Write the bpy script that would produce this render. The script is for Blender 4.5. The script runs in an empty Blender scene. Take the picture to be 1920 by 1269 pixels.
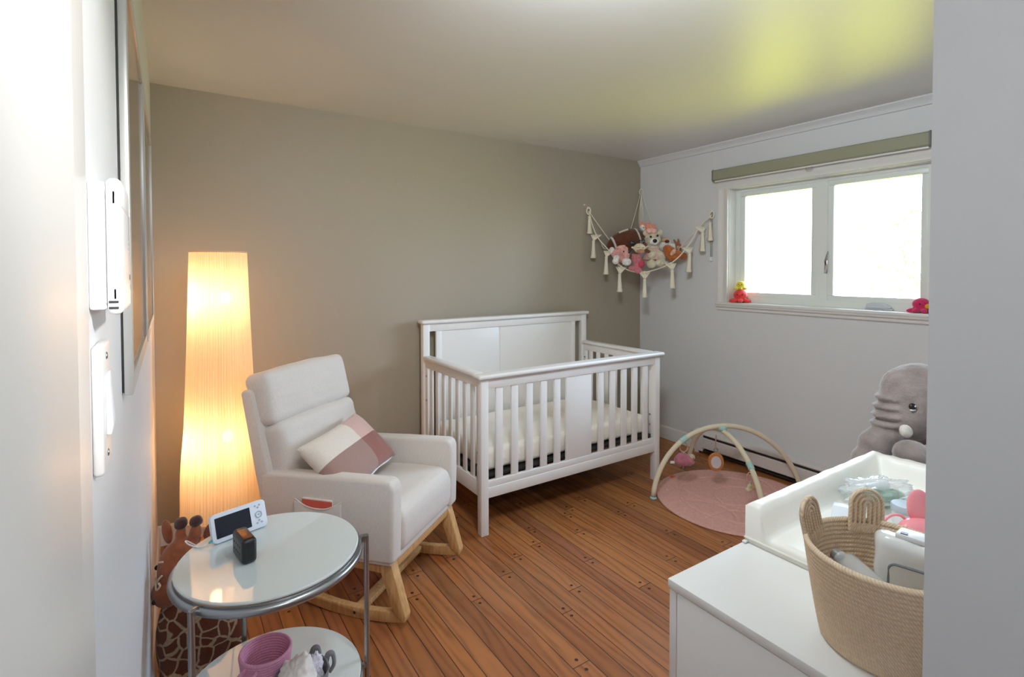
import bpy, bmesh, math, random
from mathutils import Vector, Matrix, Euler, noise
PI = math.pi
R = math.radians
scene = bpy.context.scene
COL = scene.collection

# ------------------------------------------------------------------ camera
cam_data = bpy.data.cameras.new('camera')
cam = bpy.data.objects.new('camera', cam_data)
COL.objects.link(cam)
cam.location = (0, 0, 1.468)
cam.rotation_euler = Euler((R(90 - 1.362), R(0.093), R(-33.393)), 'XYZ')
cam_data.sensor_width = 36
cam_data.lens = 36 * 977.8 / 1920
cam_data.shift_y = -(634.5 - 528.5) / 1920
cam_data.clip_start = 0.02
scene.camera = cam

# ------------------------------------------------------------------ view
scene.view_settings.view_transform = 'Standard'
scene.view_settings.look = 'None'
scene.view_settings.gamma = 1
scene.view_settings.exposure = 0.0
scene.cycles.max_bounces = 10
scene.cycles.diffuse_bounces = 6
scene.cycles.glossy_bounces = 4
scene.cycles.transmission_bounces = 6
scene.cycles.transparent_max_bounces = 12
scene.cycles.sample_clamp_indirect = 6

# ------------------------------------------------------------------ world: bright hazy sky above a sunlit lawn
world = bpy.data.worlds.new('daylight')
scene.world = world
world.use_nodes = True
wn = world.node_tree
wn.nodes.clear()
w_out = wn.nodes.new('ShaderNodeOutputWorld')
w_bg = wn.nodes.new('ShaderNodeBackground')
w_tc = wn.nodes.new('ShaderNodeTexCoord')
w_sep = wn.nodes.new('ShaderNodeSeparateXYZ')
w_rmp = wn.nodes.new('ShaderNodeValToRGB')
w_map = wn.nodes.new('ShaderNodeMapRange')
wn.links.new(w_tc.outputs['Generated'], w_sep.inputs[0])
wn.links.new(w_sep.outputs['Z'], w_map.inputs['Value'])
w_map.inputs['From Min'].default_value = -1
w_map.inputs['From Max'].default_value = 1
wn.links.new(w_map.outputs[0], w_rmp.inputs[0])
cr = w_rmp.color_ramp
cr.elements[0].position = 0.0
cr.elements[0].color = (0.255, 0.275, 0.024, 1)
cr.elements[1].position = 1.0
cr.elements[1].color = (0.56, 0.76, 1.05, 1)
for pos, c in ((0.45, (0.255, 0.275, 0.024, 1)), (0.475, (0.5, 0.55, 0.42, 1)), (0.53, (0.66, 0.82, 1.02, 1))):
    e = cr.elements.new(pos)
    e.color = c
wn.links.new(w_rmp.outputs[0], w_bg.inputs['Color'])
w_bg.inputs['Strength'].default_value = 27
wn.links.new(w_bg.outputs[0], w_out.inputs['Surface'])


def area_light(name, loc, rot, size, size_y, power, color):
    d = bpy.data.lights.new(name, 'AREA')
    d.shape = 'RECTANGLE'
    d.size = size
    d.size_y = size_y
    d.energy = power
    d.color = color
    o = bpy.data.objects.new(name, d)
    o.location = loc
    o.rotation_euler = rot
    COL.objects.link(o)
    return o


portal = area_light('window_portal', (3.74, 1.79, 1.66), (0, R(90), 0), 0.9, 1.36, 1, (1, 1, 1))
portal.data.cycles.is_portal = True
# fill light added behind the camera to brighten hallway and door jambs
hall = area_light('hallway_fill', (0.45, -0.75, 2.35), (R(40), 0, R(0)), 0.30, 0.30, 12, (0.93, 0.96, 1.0))
# narrow shaft of daylight that crosses the hallway onto the left door jamb
sd = bpy.data.lights.new('hallway_light_shaft', 'SPOT')
sd.energy = 150
sd.color = (1.0, 0.99, 0.98)
sd.spot_size = R(34)
sd.spot_blend = 0.75
sd.shadow_soft_size = 0.05
shaft = bpy.data.objects.new('hallway_light_shaft', sd)
shaft.location = (0.62, -0.50, 1.98)
shaft.rotation_euler = (Vector((-0.05, 0.42, 1.66)) - Vector(shaft.location)).to_track_quat('-Z', 'Y').to_euler()
COL.objects.link(shaft)
# added fill without a fixture, brightening the far and right walls
room_fill = area_light('room_fill_light', (0.80, 0.85, 2.30), Vector((0.86, 0.47, -0.30)).to_track_quat('-Z', 'Y').to_euler(), 0.34, 0.34, 29, (0.84, 0.93, 1.0))


# ------------------------------------------------------------------ helpers
def srgb(c, a=1.0):
    def f(v):
        v = v / 255.0
        return v / 12.92 if v <= 0.04045 else ((v + 0.055) / 1.055) ** 2.4
    return (f(c[0]), f(c[1]), f(c[2]), a)


class Nodes:
    """small wrapper to write node graphs compactly"""
    def __init__(self, m):
        self.t = m.node_tree
        self.bsdf = self.t.nodes['Principled BSDF']
        self.out = self.t.nodes['Material Output']

    def n(self, kind, **kw):
        nd = self.t.nodes.new('ShaderNode' + kind)
        for k, v in kw.items():
            setattr(nd, k, v)
        return nd

    def put(self, sock, v):
        if isinstance(v, bpy.types.NodeSocket):
            self.t.links.new(v, sock)
        else:
            sock.default_value = v

    def math(self, op, a, b=0.0, c=0.0):
        nd = self.n('Math', operation=op)
        self.put(nd.inputs[0], a)
        self.put(nd.inputs[1], b)
        self.put(nd.inputs[2], c)
        return nd.outputs[0]

    def mix(self, f, a, b, blend='MIX'):
        nd = self.n('Mix', data_type='RGBA', blend_type=blend)
        self.put(nd.inputs[0], f)
        self.put(nd.inputs[6], a)
        self.put(nd.inputs[7], b)
        return nd.outputs[2]

    def coord(self, scale=(1, 1, 1), rot=(0, 0, 0), space='Object'):
        tc = self.n('TexCoord')
        mp = self.n('Mapping')
        mp.inputs['Scale'].default_value = scale
        mp.inputs['Rotation'].default_value = rot
        self.t.links.new(tc.outputs[space], mp.inputs[0])
        return mp.outputs[0]

    def noise(self, vec, scale, detail=3, rough=0.5):
        nd = self.n('TexNoise')
        self.put(nd.inputs['Vector'], vec)
        nd.inputs['Scale'].default_value = scale
        nd.inputs['Detail'].default_value = detail
        nd.inputs['Roughness'].default_value = rough
        return nd.outputs['Fac']

    def ramp(self, fac, stops):
        nd = self.n('ValToRGB')
        self.put(nd.inputs[0], fac)
        el = nd.color_ramp.elements
        while len(el) > 1:
            el.remove(el[0])
        el[0].position, el[0].color = stops[0]
        for p, c in stops[1:]:
            e = el.new(p)
            e.color = c
        return nd.outputs[0]

    def bump(self, h, strength=0.3, dist=0.002):
        nd = self.n('Bump')
        nd.inputs['Strength'].default_value = strength
        nd.inputs['Distance'].default_value = dist
        self.put(nd.inputs['Height'], h)
        self.t.links.new(nd.outputs[0], self.bsdf.inputs['Normal'])


def mat(name, color, rough=0.5, metal=0.0, spec=0.5, bump=None, vary=0.0, vary_scale=20, sheen=0.0, stretch=(1, 1, 1), coat=0.0):
    """color in sRGB 0..255; bump = (noise scale, strength, distance)"""
    m = bpy.data.materials.new(name)
    m.use_nodes = True
    k = Nodes(m)
    b = k.bsdf
    c = srgb(color)
    b.inputs['Base Color'].default_value = c
    b.inputs['Roughness'].default_value = rough
    b.inputs['Metallic'].default_value = metal
    b.inputs['Specular IOR Level'].default_value = spec
    b.inputs['Coat Weight'].default_value = coat
    if sheen:
        b.inputs['Sheen Weight'].default_value = sheen
        b.inputs['Sheen Roughness'].default_value = 0.5
    vec = k.coord(stretch)
    f = k.noise(vec, vary_scale, 4)
    if vary:
        lo = tuple(v * (1 - vary) for v in c[:3]) + (1,)
        hi = tuple(min(1, v * (1 + vary)) for v in c[:3]) + (1,)
        k.put(b.inputs['Base Color'], k.ramp(f, [(0.3, lo), (0.7, hi)]))
    if bump:
        k.bump(k.noise(vec, bump[0], 3, 0.6), bump[1], bump[2])
    return m


class MB:
    """collects shapes, then links them as ONE mesh object"""
    def __init__(self):
        self.bm = bmesh.new()

    def add(self, t, M=None, mi=0):
        if M is not None:
            t.transform(M)
        for f in t.faces:
            f.material_index = mi
        me = bpy.data.meshes.new('tmp')
        t.to_mesh(me)
        t.free()
        self.bm.from_mesh(me)
        bpy.data.meshes.remove(me)
        return self

    def box(self, lo, hi, bev=0.0, M=None, mi=0, seg=2):
        t = bmesh.new()
        c = [(lo[i] + hi[i]) / 2 for i in range(3)]
        s = [abs(hi[i] - lo[i]) for i in range(3)]
        bmesh.ops.create_cube(t, size=1, matrix=Matrix.Translation(c) @ Matrix.Diagonal((*s, 1)))
        if bev:
            bmesh.ops.bevel(t, geom=t.edges[:], offset=min(bev, min(s) * 0.49), segments=seg, profile=0.5, affect='EDGES')
        return self.add(t, M, mi)

    def prism(self, pts, axis, a, b, bev=0.0, M=None, mi=0, seg=2):
        """polygon in the plane across `axis`, extruded from a to b"""
        t = bmesh.new()

        def P(u, v, w):
            return {'x': (w, u, v), 'y': (u, w, v), 'z': (u, v, w)}[axis]
        va = [t.verts.new(P(u, v, a)) for u, v in pts]
        vb = [t.verts.new(P(u, v, b)) for u, v in pts]
        t.faces.new(va)
        t.faces.new(vb[::-1])
        n = len(pts)
        for i in range(n):
            t.faces.new((va[i], vb[i], vb[(i + 1) % n], va[(i + 1) % n]))
        bmesh.ops.recalc_face_normals(t, faces=t.faces)
        if bev:
            bmesh.ops.bevel(t, geom=t.edges[:], offset=bev, segments=seg, profile=0.5, affect='EDGES')
        return self.add(t, M, mi)

    def lathe(self, prof, seg=32, M=None, mi=0, closed=False, rfun=None):
        """profile of (r, z) spun about z"""
        t = bmesh.new()
        rings = []
        for r, z in prof:
            if r < 1e-6:
                rings.append([t.verts.new((0, 0, z))])
            else:
                ring = []
                for i in range(seg):
                    a = 2 * PI * i / seg
                    rr = r * (rfun(a, z) if rfun else 1)
                    ring.append(t.verts.new((rr * math.cos(a), rr * math.sin(a), z)))
                rings.append(ring)
        pairs = list(zip(rings, rings[1:]))
        if closed:
            pairs.append((rings[-1], rings[0]))
        for A, B in pairs:
            for i in range(seg):
                j = (i + 1) % seg
                if len(A) == 1 and len(B) == 1:
                    continue
                if len(A) == 1:
                    t.faces.new((A[0], B[j], B[i]))
                elif len(B) == 1:
                    t.faces.new((A[i], A[j], B[0]))
                else:
                    t.faces.new((A[i], A[j], B[j], B[i]))
        bmesh.ops.recalc_face_normals(t, faces=t.faces)
        return self.add(t, M, mi)

    def tube(self, pts, r, seg=10, closed=False, M=None, mi=0, caps=True, flat=1.0):
        pts = [Vector(p) for p in pts]
        n = len(pts)
        rs = r if isinstance(r, (list, tuple)) else [r] * n
        t = bmesh.new()
        up = Vector((0, 0, 1))
        rings = []
        prev = None
        for i, p in enumerate(pts):
            a = pts[(i - 1) % n] if (closed or i) else p
            b = pts[(i + 1) % n] if (closed or i < n - 1) else p
            d = (b - a).normalized()
            if prev is None:
                u = d.cross(up)
                if u.length < 1e-3:
                    u = d.cross(Vector((1, 0, 0)))
                u.normalize()
            else:
                u = (prev - d * prev.dot(d))
                if u.length < 1e-6:
                    u = d.cross(up)
                u.normalize()
            prev = u
            v = d.cross(u)
            rings.append([t.verts.new(p + (u * math.cos(2 * PI * k / seg) + v * math.sin(2 * PI * k / seg) * flat) * rs[i]) for k in range(seg)])
        rr = list(zip(rings, rings[1:]))
        if closed:
            rr.append((rings[-1], rings[0]))
        for A, B in rr:
            for k in range(seg):
                t.faces.new((A[k], A[(k + 1) % seg], B[(k + 1) % seg], B[k]))
        if caps and not closed:
            t.faces.new(rings[0][::-1])
            t.faces.new(rings[-1])
        bmesh.ops.recalc_face_normals(t, faces=t.faces)
        return self.add(t, M, mi)

    def ell(self, c, r, rot=(0, 0, 0), seg=20, mi=0):
        if not isinstance(r, (list, tuple)):
            r = (r, r, r)
        t = bmesh.new()
        bmesh.ops.create_uvsphere(t, u_segments=seg, v_segments=max(6, seg // 2 + 2), radius=1)
        M = Matrix.Translation(c) @ Euler([R(v) for v in rot]).to_matrix().to_4x4() @ Matrix.Diagonal((*r, 1))
        return self.add(t, M, mi)

    def fn(self, f):
        for v in self.bm.verts:
            v.co = f(v.co)
        return self

    def build(self, name, m, parent=None, loc=None, rot=None, sharp=35, weld=False):
        if weld:
            bmesh.ops.remove_doubles(self.bm, verts=self.bm.verts[:], dist=1e-5)
        for f in self.bm.faces:
            f.smooth = True
        lim = R(sharp)
        for e in self.bm.edges:
            if len(e.link_faces) == 2 and e.calc_face_angle(0) > lim:
                e.smooth = False
        me = bpy.data.meshes.new(name)
        self.bm.to_mesh(me)
        self.bm.free()
        for mm in (m if isinstance(m, (list, tuple)) else [m]):
            me.materials.append(mm)
        o = bpy.data.objects.new(name, me)
        COL.objects.link(o)
        if parent:
            o.parent = parent
        if loc:
            o.location = loc
        if rot:
            o.rotation_euler = rot
        return o


def thing(name, label, cat, loc=(0, 0, 0), rotz=0.0, group=None, rot=None):
    o = bpy.data.objects.new(name, None)
    o.empty_display_size = 0.05
    COL.objects.link(o)
    o.location = loc
    o.rotation_euler = rot if rot else (0, 0, R(rotz))
    o['label'] = label
    o['category'] = cat
    if group:
        o['group'] = group
    return o


def tag(o, label, cat, group=None):
    o['label'] = label
    o['category'] = cat
    if group:
        o['group'] = group
    return o


def struct(o):
    o['kind'] = 'structure'
    return o


def plush(name, m, parent, ells, voxel=0.006, smooth=4, fuzz=0.0, rot=None, loc=None):
    """overlapping ellipsoids (center, radii[, rotation]) grown together into one soft skin"""
    b = MB()
    for e in ells:
        b.ell(e[0], e[1], e[2] if len(e) > 2 else (0, 0, 0), 20)
    o = b.build(name, m, parent, loc, rot, sharp=180)
    md = o.modifiers.new('skin', 'REMESH')
    md.mode = 'VOXEL'
    md.voxel_size = voxel
    md.use_smooth_shade = True
    sm = o.modifiers.new('soften', 'SMOOTH')
    sm.iterations = smooth
    sm.factor = 0.6
    if fuzz:
        tx = bpy.data.textures.new('fuzz', 'CLOUDS')
        tx.noise_scale = fuzz * 4
        tx.noise_depth = 2
        dm = o.modifiers.new('fuzz', 'DISPLACE')
        dm.texture = tx
        dm.strength = fuzz
    return o


def bez(p0, p1, p2, n=12):
    p0, p1, p2 = Vector(p0), Vector(p1), Vector(p2)
    return [p0 * (1 - t) ** 2 + p1 * 2 * t * (1 - t) + p2 * t * t for t in [i / n for i in range(n + 1)]]


def smooth_path(pts, n=6):
    """Catmull-Rom through the points"""
    P = [Vector(p) for p in pts]
    out = []
    for i in range(len(P) - 1):
        a, b, c, d = P[max(i - 1, 0)], P[i], P[i + 1], P[min(i + 2, len(P) - 1)]
        for k in range(n):
            t = k / n
            out.append(0.5 * ((2 * b) + (c - a) * t + (2 * a - 5 * b + 4 * c - d) * t * t + (3 * b - a - 3 * c + d) * t ** 3))
    out.append(P[-1])
    return out


# ------------------------------------------------------------------ room dimensions
XL, XR, YB, YF, ZC = -0.066, 3.589, 3.324, 0.25, 2.443

# ------------------------------------------------------------------ materials
M_wall = mat('white_wall_paint', (216, 217, 218), 0.55, bump=(260, 0.06, 0.001))
M_taupe = mat('taupe_wall_paint', (163, 153, 136), 0.5, bump=(260, 0.06, 0.001))
M_ceil = mat('satin_ceiling_paint', (226, 224, 222), 0.42, spec=0.6, bump=(220, 0.05, 0.001))
M_trim = mat('white_trim_paint', (222, 220, 216), 0.35)
M_sash = mat('white_window_vinyl', (226, 230, 226), 0.3)
M_crib = mat('white_lacquer', (236, 233, 230), 0.35, bump=(90, 0.04, 0.001))
M_steel = mat('brushed_steel', (168, 170, 172), 0.3, metal=1.0)
M_chrome = mat('polished_chrome', (205, 205, 205), 0.15, metal=1.0)
M_black = mat('black_plastic', (22, 23, 26), 0.35)
M_dark = mat('dark_metal', (40, 38, 36), 0.5)
M_white = mat('white_plastic', (232, 234, 236), 0.35)
M_hallfloor = mat('hall_floor_wood', (140, 90, 55), 0.4, vary=0.2)


def linen(name, color, scale=900):
    m = bpy.data.materials.new(name)
    m.use_nodes = True
    k = Nodes(m)
    b = k.bsdf
    c = srgb(color)
    v1 = k.coord((1, 1, 1))
    f1 = k.noise(v1, scale * 0.35, 2, 0.7)
    v2 = k.coord((1, 1, 0.12))
    f2 = k.noise(v2, scale * 0.5, 2, 0.6)
    f = k.math('ADD', k.math('MULTIPLY', f1, 0.5), k.math('MULTIPLY', f2, 0.5))
    lo = tuple(x * 0.86 for x in c[:3]) + (1,)
    k.put(b.inputs['Base Color'], k.ramp(f, [(0.35, lo), (0.62, c)]))
    b.inputs['Roughness'].default_value = 0.9
    b.inputs['Sheen Weight'].default_value = 0.25
    k.bump(f, 0.35, 0.001)
    return m


M_linen = linen('oatmeal_linen', (222, 214, 206))
M_sheet = mat('cream_cotton', (250, 243, 230), 0.9, bump=(14, 0.5, 0.012))


def wood(name, a, b_, rough=0.45, axis=(30, 30, 3)):
    m = bpy.data.materials.new(name)
    m.use_nodes = True
    k = Nodes(m)
    v = k.coord(axis)
    f = k.noise(v, 3.0, 5, 0.6)
    k.put(k.bsdf.inputs['Base Color'], k.ramp(f, [(0.3, srgb(a)), (0.7, srgb(b_))]))
    k.bsdf.inputs['Roughness'].default_value = rough
    k.bump(f, 0.08, 0.001)
    return m


M_oak = wood('pale_oiled_wood', (186, 138, 84), (214, 172, 118))
M_lampwood = wood('honey_wood', (170, 110, 60), (196, 138, 84))


def floor_material():
    m = bpy.data.materials.new('oak_plank_floor')
    m.use_nodes = True
    k = Nodes(m)
    tc = k.n('TexCoord')
    sp = k.n('SeparateXYZ')
    k.t.links.new(tc.outputs['Object'], sp.inputs[0])
    x, y = sp.outputs[0], sp.outputs[1]
    P = 0.283
    edges = (0.0, 0.079, 0.136, 0.204, P)
    u = k.math('DIVIDE', k.math('SUBTRACT', x, 1.301 - 10 * P), P)
    per = k.math('FLOOR', u)
    fx = k.math('MULTIPLY', k.math('FRACT', u), P)
    row = k.math('MULTIPLY', per, 4.0)
    start = 0.0
    width = edges[1]
    for i in (1, 2, 3):
        g = k.math('GREATER_THAN', fx, edges[i])
        row = k.math('ADD', row, g)
        start = k.math('ADD', start, k.math('MULTIPLY', g, edges[i] - edges[i - 1]))
        width = k.math('ADD', width, k.math('MULTIPLY', g, (edges[i + 1] - edges[i]) - (edges[i] - edges[i - 1])))
    lx = k.math('SUBTRACT', fx, start)               # across one plank
    ex = k.math('MINIMUM', lx, k.math('SUBTRACT', width, lx))
    wn1 = k.n('TexWhiteNoise', noise_dimensions='1D')
    k.put(wn1.inputs['W'], row)
    L = 1.05
    v = k.math('DIVIDE', k.math('ADD', y, k.math('MULTIPLY', wn1.outputs['Value'], 7.3)), L)
    idx = k.math('FLOOR', v)
    ly = k.math('MULTIPLY', k.math('FRACT', v), L)
    ey = k.math('MINIMUM', ly, k.math('SUBTRACT', L, ly))
    gap = k.math('MAXIMUM', k.math('LESS_THAN', ex, 0.0016), k.math('LESS_THAN', ey, 0.0016))
    # wooden plugs next to each joint
    dx = k.math('SUBTRACT', lx, k.math('MULTIPLY', width, 0.5))
    dy = k.math('SUBTRACT', ey, 0.028)
    d2 = k.math('ADD', k.math('MULTIPLY', dx, dx), k.math('MULTIPLY', dy, dy))
    plug = k.math('LESS_THAN', d2, 0.0072 ** 2)
    # per plank tone
    wn2 = k.n('TexWhiteNoise', noise_dimensions='2D')
    cb = k.n('CombineXYZ')
    k.put(cb.inputs[0], row)
    k.put(cb.inputs[1], idx)
    k.t.links.new(cb.outputs[0], wn2.inputs['Vector'])
    tone = k.ramp(wn2.outputs['Value'], [(0.0, srgb((138, 84, 46))), (0.35, srgb((160, 98, 52))), (0.7, srgb((174, 112, 60))), (1.0, srgb((150, 92, 60)))])
    # grain, shifted from plank to plank
    c2 = k.n('CombineXYZ')
    k.put(c2.inputs[0], k.math('ADD', k.math('MULTIPLY', x, 13.0), k.math('MULTIPLY', row, 5.1)))
    k.put(c2.inputs[1], k.math('ADD', k.math('MULTIPLY', y, 1.9), k.math('MULTIPLY', idx, 3.7)))
    g1 = k.noise(c2.outputs[0], 2.6, 7, 0.7)
    wv = k.n('TexWave', wave_type='BANDS', bands_direction='X')
    wv.inputs['Scale'].default_value = 0.55
    wv.inputs['Distortion'].default_value = 16
    wv.inputs['Detail'].default_value = 3
    k.t.links.new(c2.outputs[0], wv.inputs['Vector'])
    gr = k.math('ADD', k.math('MULTIPLY', g1, 0.62), k.math('MULTIPLY', wv.outputs['Fac'], 0.38))
    grain = k.ramp(gr, [(0.25, (0.70, 0.66, 0.62, 1)), (0.42, (0.95, 0.94, 0.93, 1)), (0.65, (1.08, 1.07, 1.06, 1))])
    col = k.mix(1.0, tone, grain, 'MULTIPLY')
    worn = k.noise(tc.outputs['Object'], 2.3, 5, 0.6)
    col = k.mix(k.ramp(worn, [(0.5, (0, 0, 0, 1)), (0.75, (0.35, 0.35, 0.35, 1))]), col, srgb((150, 116, 82)))
    col = k.mix(plug, col, srgb((62, 34, 20)))
    col = k.mix(gap, col, srgb((46, 24, 12)))
    k.put(k.bsdf.inputs['Base Color'], col)
    k.put(k.bsdf.inputs['Roughness'], k.math('ADD', 0.32, k.math('MULTIPLY', g1, 0.22)))
    k.bump(k.math('SUBTRACT', k.math('MULTIPLY', gr, 0.3), gap), 0.35, 0.0015)
    return m


M_floor = floor_material()

# ------------------------------------------------------------------ room shell
struct(MB().box((XL - 0.15, YF - 0.13, -0.1), (XR + 0.2, YB + 0.15, 0)).build('floor', M_floor))
struct(MB().box((XL - 0.15, YF - 0.13, ZC), (XR + 0.2, YB + 0.15, ZC + 0.1)).build('ceiling', M_ceil))
struct(MB().box((XL - 0.15, YB, 0), (XR + 0.2, YB + 0.15, ZC)).build('wall_back', M_taupe))
struct(MB().box((XL - 0.15, YF - 0.13, 0), (XL, YB, ZC)).build('wall_left', M_wall))
# right wall with the window opening
WY0, WY1, WZ0, WZ1 = 1.10, 2.428, 1.205, 2.082
b = MB()
b.box((XR, YF - 0.13, 0), (XR + 0.2, YB, WZ0))
b.box((XR, YF - 0.13, WZ1), (XR + 0.2, YB, ZC))
b.box((XR, YF - 0.13, WZ0), (XR + 0.2, WY0, WZ1))
b.box((XR, WY1, WZ0), (XR + 0.2, YB, WZ1))
struct(b.build('wall_right', M_wall))
# front wall with the doorway the camera looks through
DL, DR, DT = -0.035, 0.772, 2.05
b = MB()
b.box((DR, YF - 0.13, 0), (XR, YF, ZC))
b.box((XL, YF - 0.13, 0), (DL - 0.0, YF, ZC))
b.box((DL, YF - 0.13, 2.45 - 0.02), (DR, YF, ZC))
struct(b.build('wall_front', mat('grey_white_jamb_paint', (205, 208, 212), 0.5, bump=(120, 0.1, 0.001))))
# door frame at the left, and its strip on the room wall
b = MB()
b.box((DL - 0.002, YF - 0.135, 0), (DL + 0.006, YF + 0.008, ZC - 0.012), 0.003)
b.box((XL, YF + 0.0, 0), (XL + 0.010, 0.56, ZC - 0.0), 0.002)
struct(b.build('trim_1', M_trim))
b = MB()
b.box((DL + 0.006, YF - 0.10, 1.72), (DL + 0.0085, YF - 0.06, 1.83), 0.001)
lp = b.build('latch_plate', M_white)
tag(lp, 'small pale latch plate set in the left door jamb', 'latch plate')
# hallway behind the camera
hx0, hx1, hy0 = -0.75, 1.35, -1.5
struct(MB().box((hx0, hy0, -0.1), (hx1, YF - 0.13, 0)).build('floor_hall', M_hallfloor))
struct(MB().box((hx0, hy0, ZC), (hx1, YF - 0.13, ZC + 0.1)).build('ceiling_hall', M_wall))
struct(MB().box((hx0 - 0.1, hy0, 0), (hx0, YF, ZC)).build('wall_hall_left', M_wall))
struct(MB().box((hx1, hy0, 0), (hx1 + 0.1, YF - 0.13, ZC)).build('wall_hall_right', M_wall))
struct(MB().box((hx0, hy0 - 0.1, 0), (hx1, hy0, ZC)).build('wall_hall_back', M_wall))
struct(MB().box((hx0, YF - 0.13, 0), (XL - 0.15, YF, ZC)).build('wall_hall_front', M_wall))

# baseboards and crown
BB = [(0, 0), (0.012, 0), (0.012, 0.075), (0.009, 0.085), (0.009, 0.098), (0.004, 0.106), (0, 0.108)]
b = MB()
b.prism([(YB - u, v) for u, v in BB], 'x', XL, XR)
struct(b.build('baseboard_back', M_trim))
b = MB()
b.prism([(XL + u, v) for u, v in BB], 'y', 0.56, YB - 0.012)
struct(b.build('baseboard_left', M_trim))
b = MB()
b.prism([(XR - u, v) for u, v in BB], 'y', 2.712, YB - 0.012)
struct(b.build('baseboard_right', M_trim))
b = MB()
b.prism([(XR, ZC), (XR - 0.04, ZC), (XR - 0.04, ZC - 0.008), (XR - 0.028, ZC - 0.02), (XR - 0.016, ZC - 0.034), (XR - 0.012, ZC - 0.05), (XR, ZC - 0.052)], 'y', YF, YB - 0.0)
struct(b.build('trim_2', M_wall))

# ------------------------------------------------------------------ window
win = bpy.data.objects.new('window_1', None)
COL.objects.link(win)
win['kind'] = 'structure'
# casing: moulded boards around the opening
b = MB()
CP = [(0, 0), (0.018, 0), (0.018, 0.018), (0.013, 0.026), (0.013, 0.055), (0.020, 0.066), (0.020, 0.082), (0.012, 0.088), (0, 0.09)]  # (depth, out from opening)
b.prism([(XR - d, WY1 + o) for d, o in CP], 'z', WZ0 + 0.009, WZ1)
b.prism([(XR - d, WY0 - o) for d, o in CP], 'z', WZ0 + 0.009, WZ1)
b.prism([(XR - d, WZ1 + o) for d, o in CP], 'y', WY0 - 0.0895, WY1 + 0.0895)
b.box((XR - 0.034, WY0 - 0.098, WZ0 - 0.012), (XR + 0.12, WY1 + 0.098, WZ0 + 0.010), 0.005)
b.prism([(XR, WZ0 - 0.012), (XR - 0.028, WZ0 - 0.012), (XR - 0.026, WZ0 - 0.024), (XR - 0.014, WZ0 - 0.034), (XR - 0.014, WZ0 - 0.048), (XR - 0.006, WZ0 - 0.056), (XR, WZ0 - 0.056)], 'y', WY0 - 0.092, WY1 + 0.092)
b.build('window_casing', M_trim, win)
# liner of the opening
b = MB()
b.box((XR - 0.001, WY1 - 0.004, WZ0), (XR + 0.2, WY1 + 0.012, WZ1))
b.box((XR - 0.001, WY0 - 0.012, WZ0), (XR + 0.2, WY0 + 0.004, WZ1))
b.box((XR - 0.001, WY0, WZ1 - 0.004), (XR + 0.2, WY1, WZ1 + 0.01))
b.build('reveal', M_trim, win)
# outer frame and sashes
XS = XR + 0.085
PY = [(1.236, 1.716), (1.859, 2.352)]
PZ0, PZ1 = 1.292, 2.022
b = MB()
b.box((XS, WY0, WZ0), (XS + 0.07, WY1, PZ0 - 0.035), 0.0)
b.box((XS, WY0, PZ1 + 0.035), (XS + 0.07, WY1, WZ1), 0.0)
b.box((XS, WY0, PZ0 - 0.035), (XS + 0.07, PY[0][0] - 0.035, PZ1 + 0.035), 0.0)
b.box((XS, PY[1][1] + 0.035, PZ0 - 0.035), (XS + 0.07, WY1, PZ1 + 0.035), 0.0)
b.box((XS, PY[0][1] + 0.035, PZ0 - 0.035), (XS + 0.07, PY[1][0] - 0.035, PZ1 + 0.035), 0.0)
b.build('window_frame', M_sash, win)
M_glass = bpy.data.materials.new('clear_glass')
M_glass.use_nodes = True
k = Nodes(M_glass)
tr = k.n('BsdfTransparent')
gl = k.n('BsdfGlossy')
gl.inputs['Roughness'].default_value = 0.02
lw = k.n('Fresnel')
lw.inputs['IOR'].default_value = 1.45
mx = k.n('MixShader')
k.t.links.new(lw.outputs[0], mx.inputs[0])
k.t.links.new(tr.outputs[0], mx.inputs[1])
k.t.links.new(gl.outputs[0], mx.inputs[2])
k.t.links.new(mx.outputs[0], k.out.inputs[0])
for y0, y1 in PY:
    b = MB()
    for (a0, a1, c0, c1) in ((y0 - 0.038, y1 + 0.038, PZ0 - 0.038, PZ0), (y0 - 0.038, y1 + 0.038, PZ1, PZ1 + 0.038)):
        b.box((XS + 0.006, a0, c0), (XS + 0.05, a1, c1), 0.004)
    for (a0, a1) in ((y0 - 0.038, y0), (y1, y1 + 0.038)):
        b.box((XS + 0.006, a0, PZ0), (XS + 0.05, a1, PZ1), 0.004)
    s = b.build('sash', M_sash, win)
    MB().box((XS + 0.024, y0, PZ0), (XS + 0.028, y1, PZ1)).build('glass_pane', M_glass, s)
b = MB()
b.box((XS - 0.012, 1.745, 1.44), (XS, 1.765, 1.53), 0.005)
b.tube([(XS - 0.012, 1.755, 1.50), (XS - 0.022, 1.752, 1.52), (XS - 0.016, 1.745, 1.56), (XS - 0.012, 1.74, 1.585)], [0.006, 0.007, 0.006, 0.004], 8)
b.build('latch', M_chrome, win)
b = MB()
b.prism([(1.505, WZ0 + 0.020), (1.37, WZ0 + 0.020), (1.372, WZ0 + 0.030), (1.40, WZ0 + 0.050), (1.47, WZ0 + 0.054), (1.50, WZ0 + 0.046)], 'x', XS - 0.035, XS, 0.004)
b.box((XS - 0.028, 1.36, WZ0 + 0.0105), (XS, 1.51, WZ0 + 0.020), 0.003)
b.build('crank_handle', mat('grey_vinyl', (196, 202, 206), 0.35), win)

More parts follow.
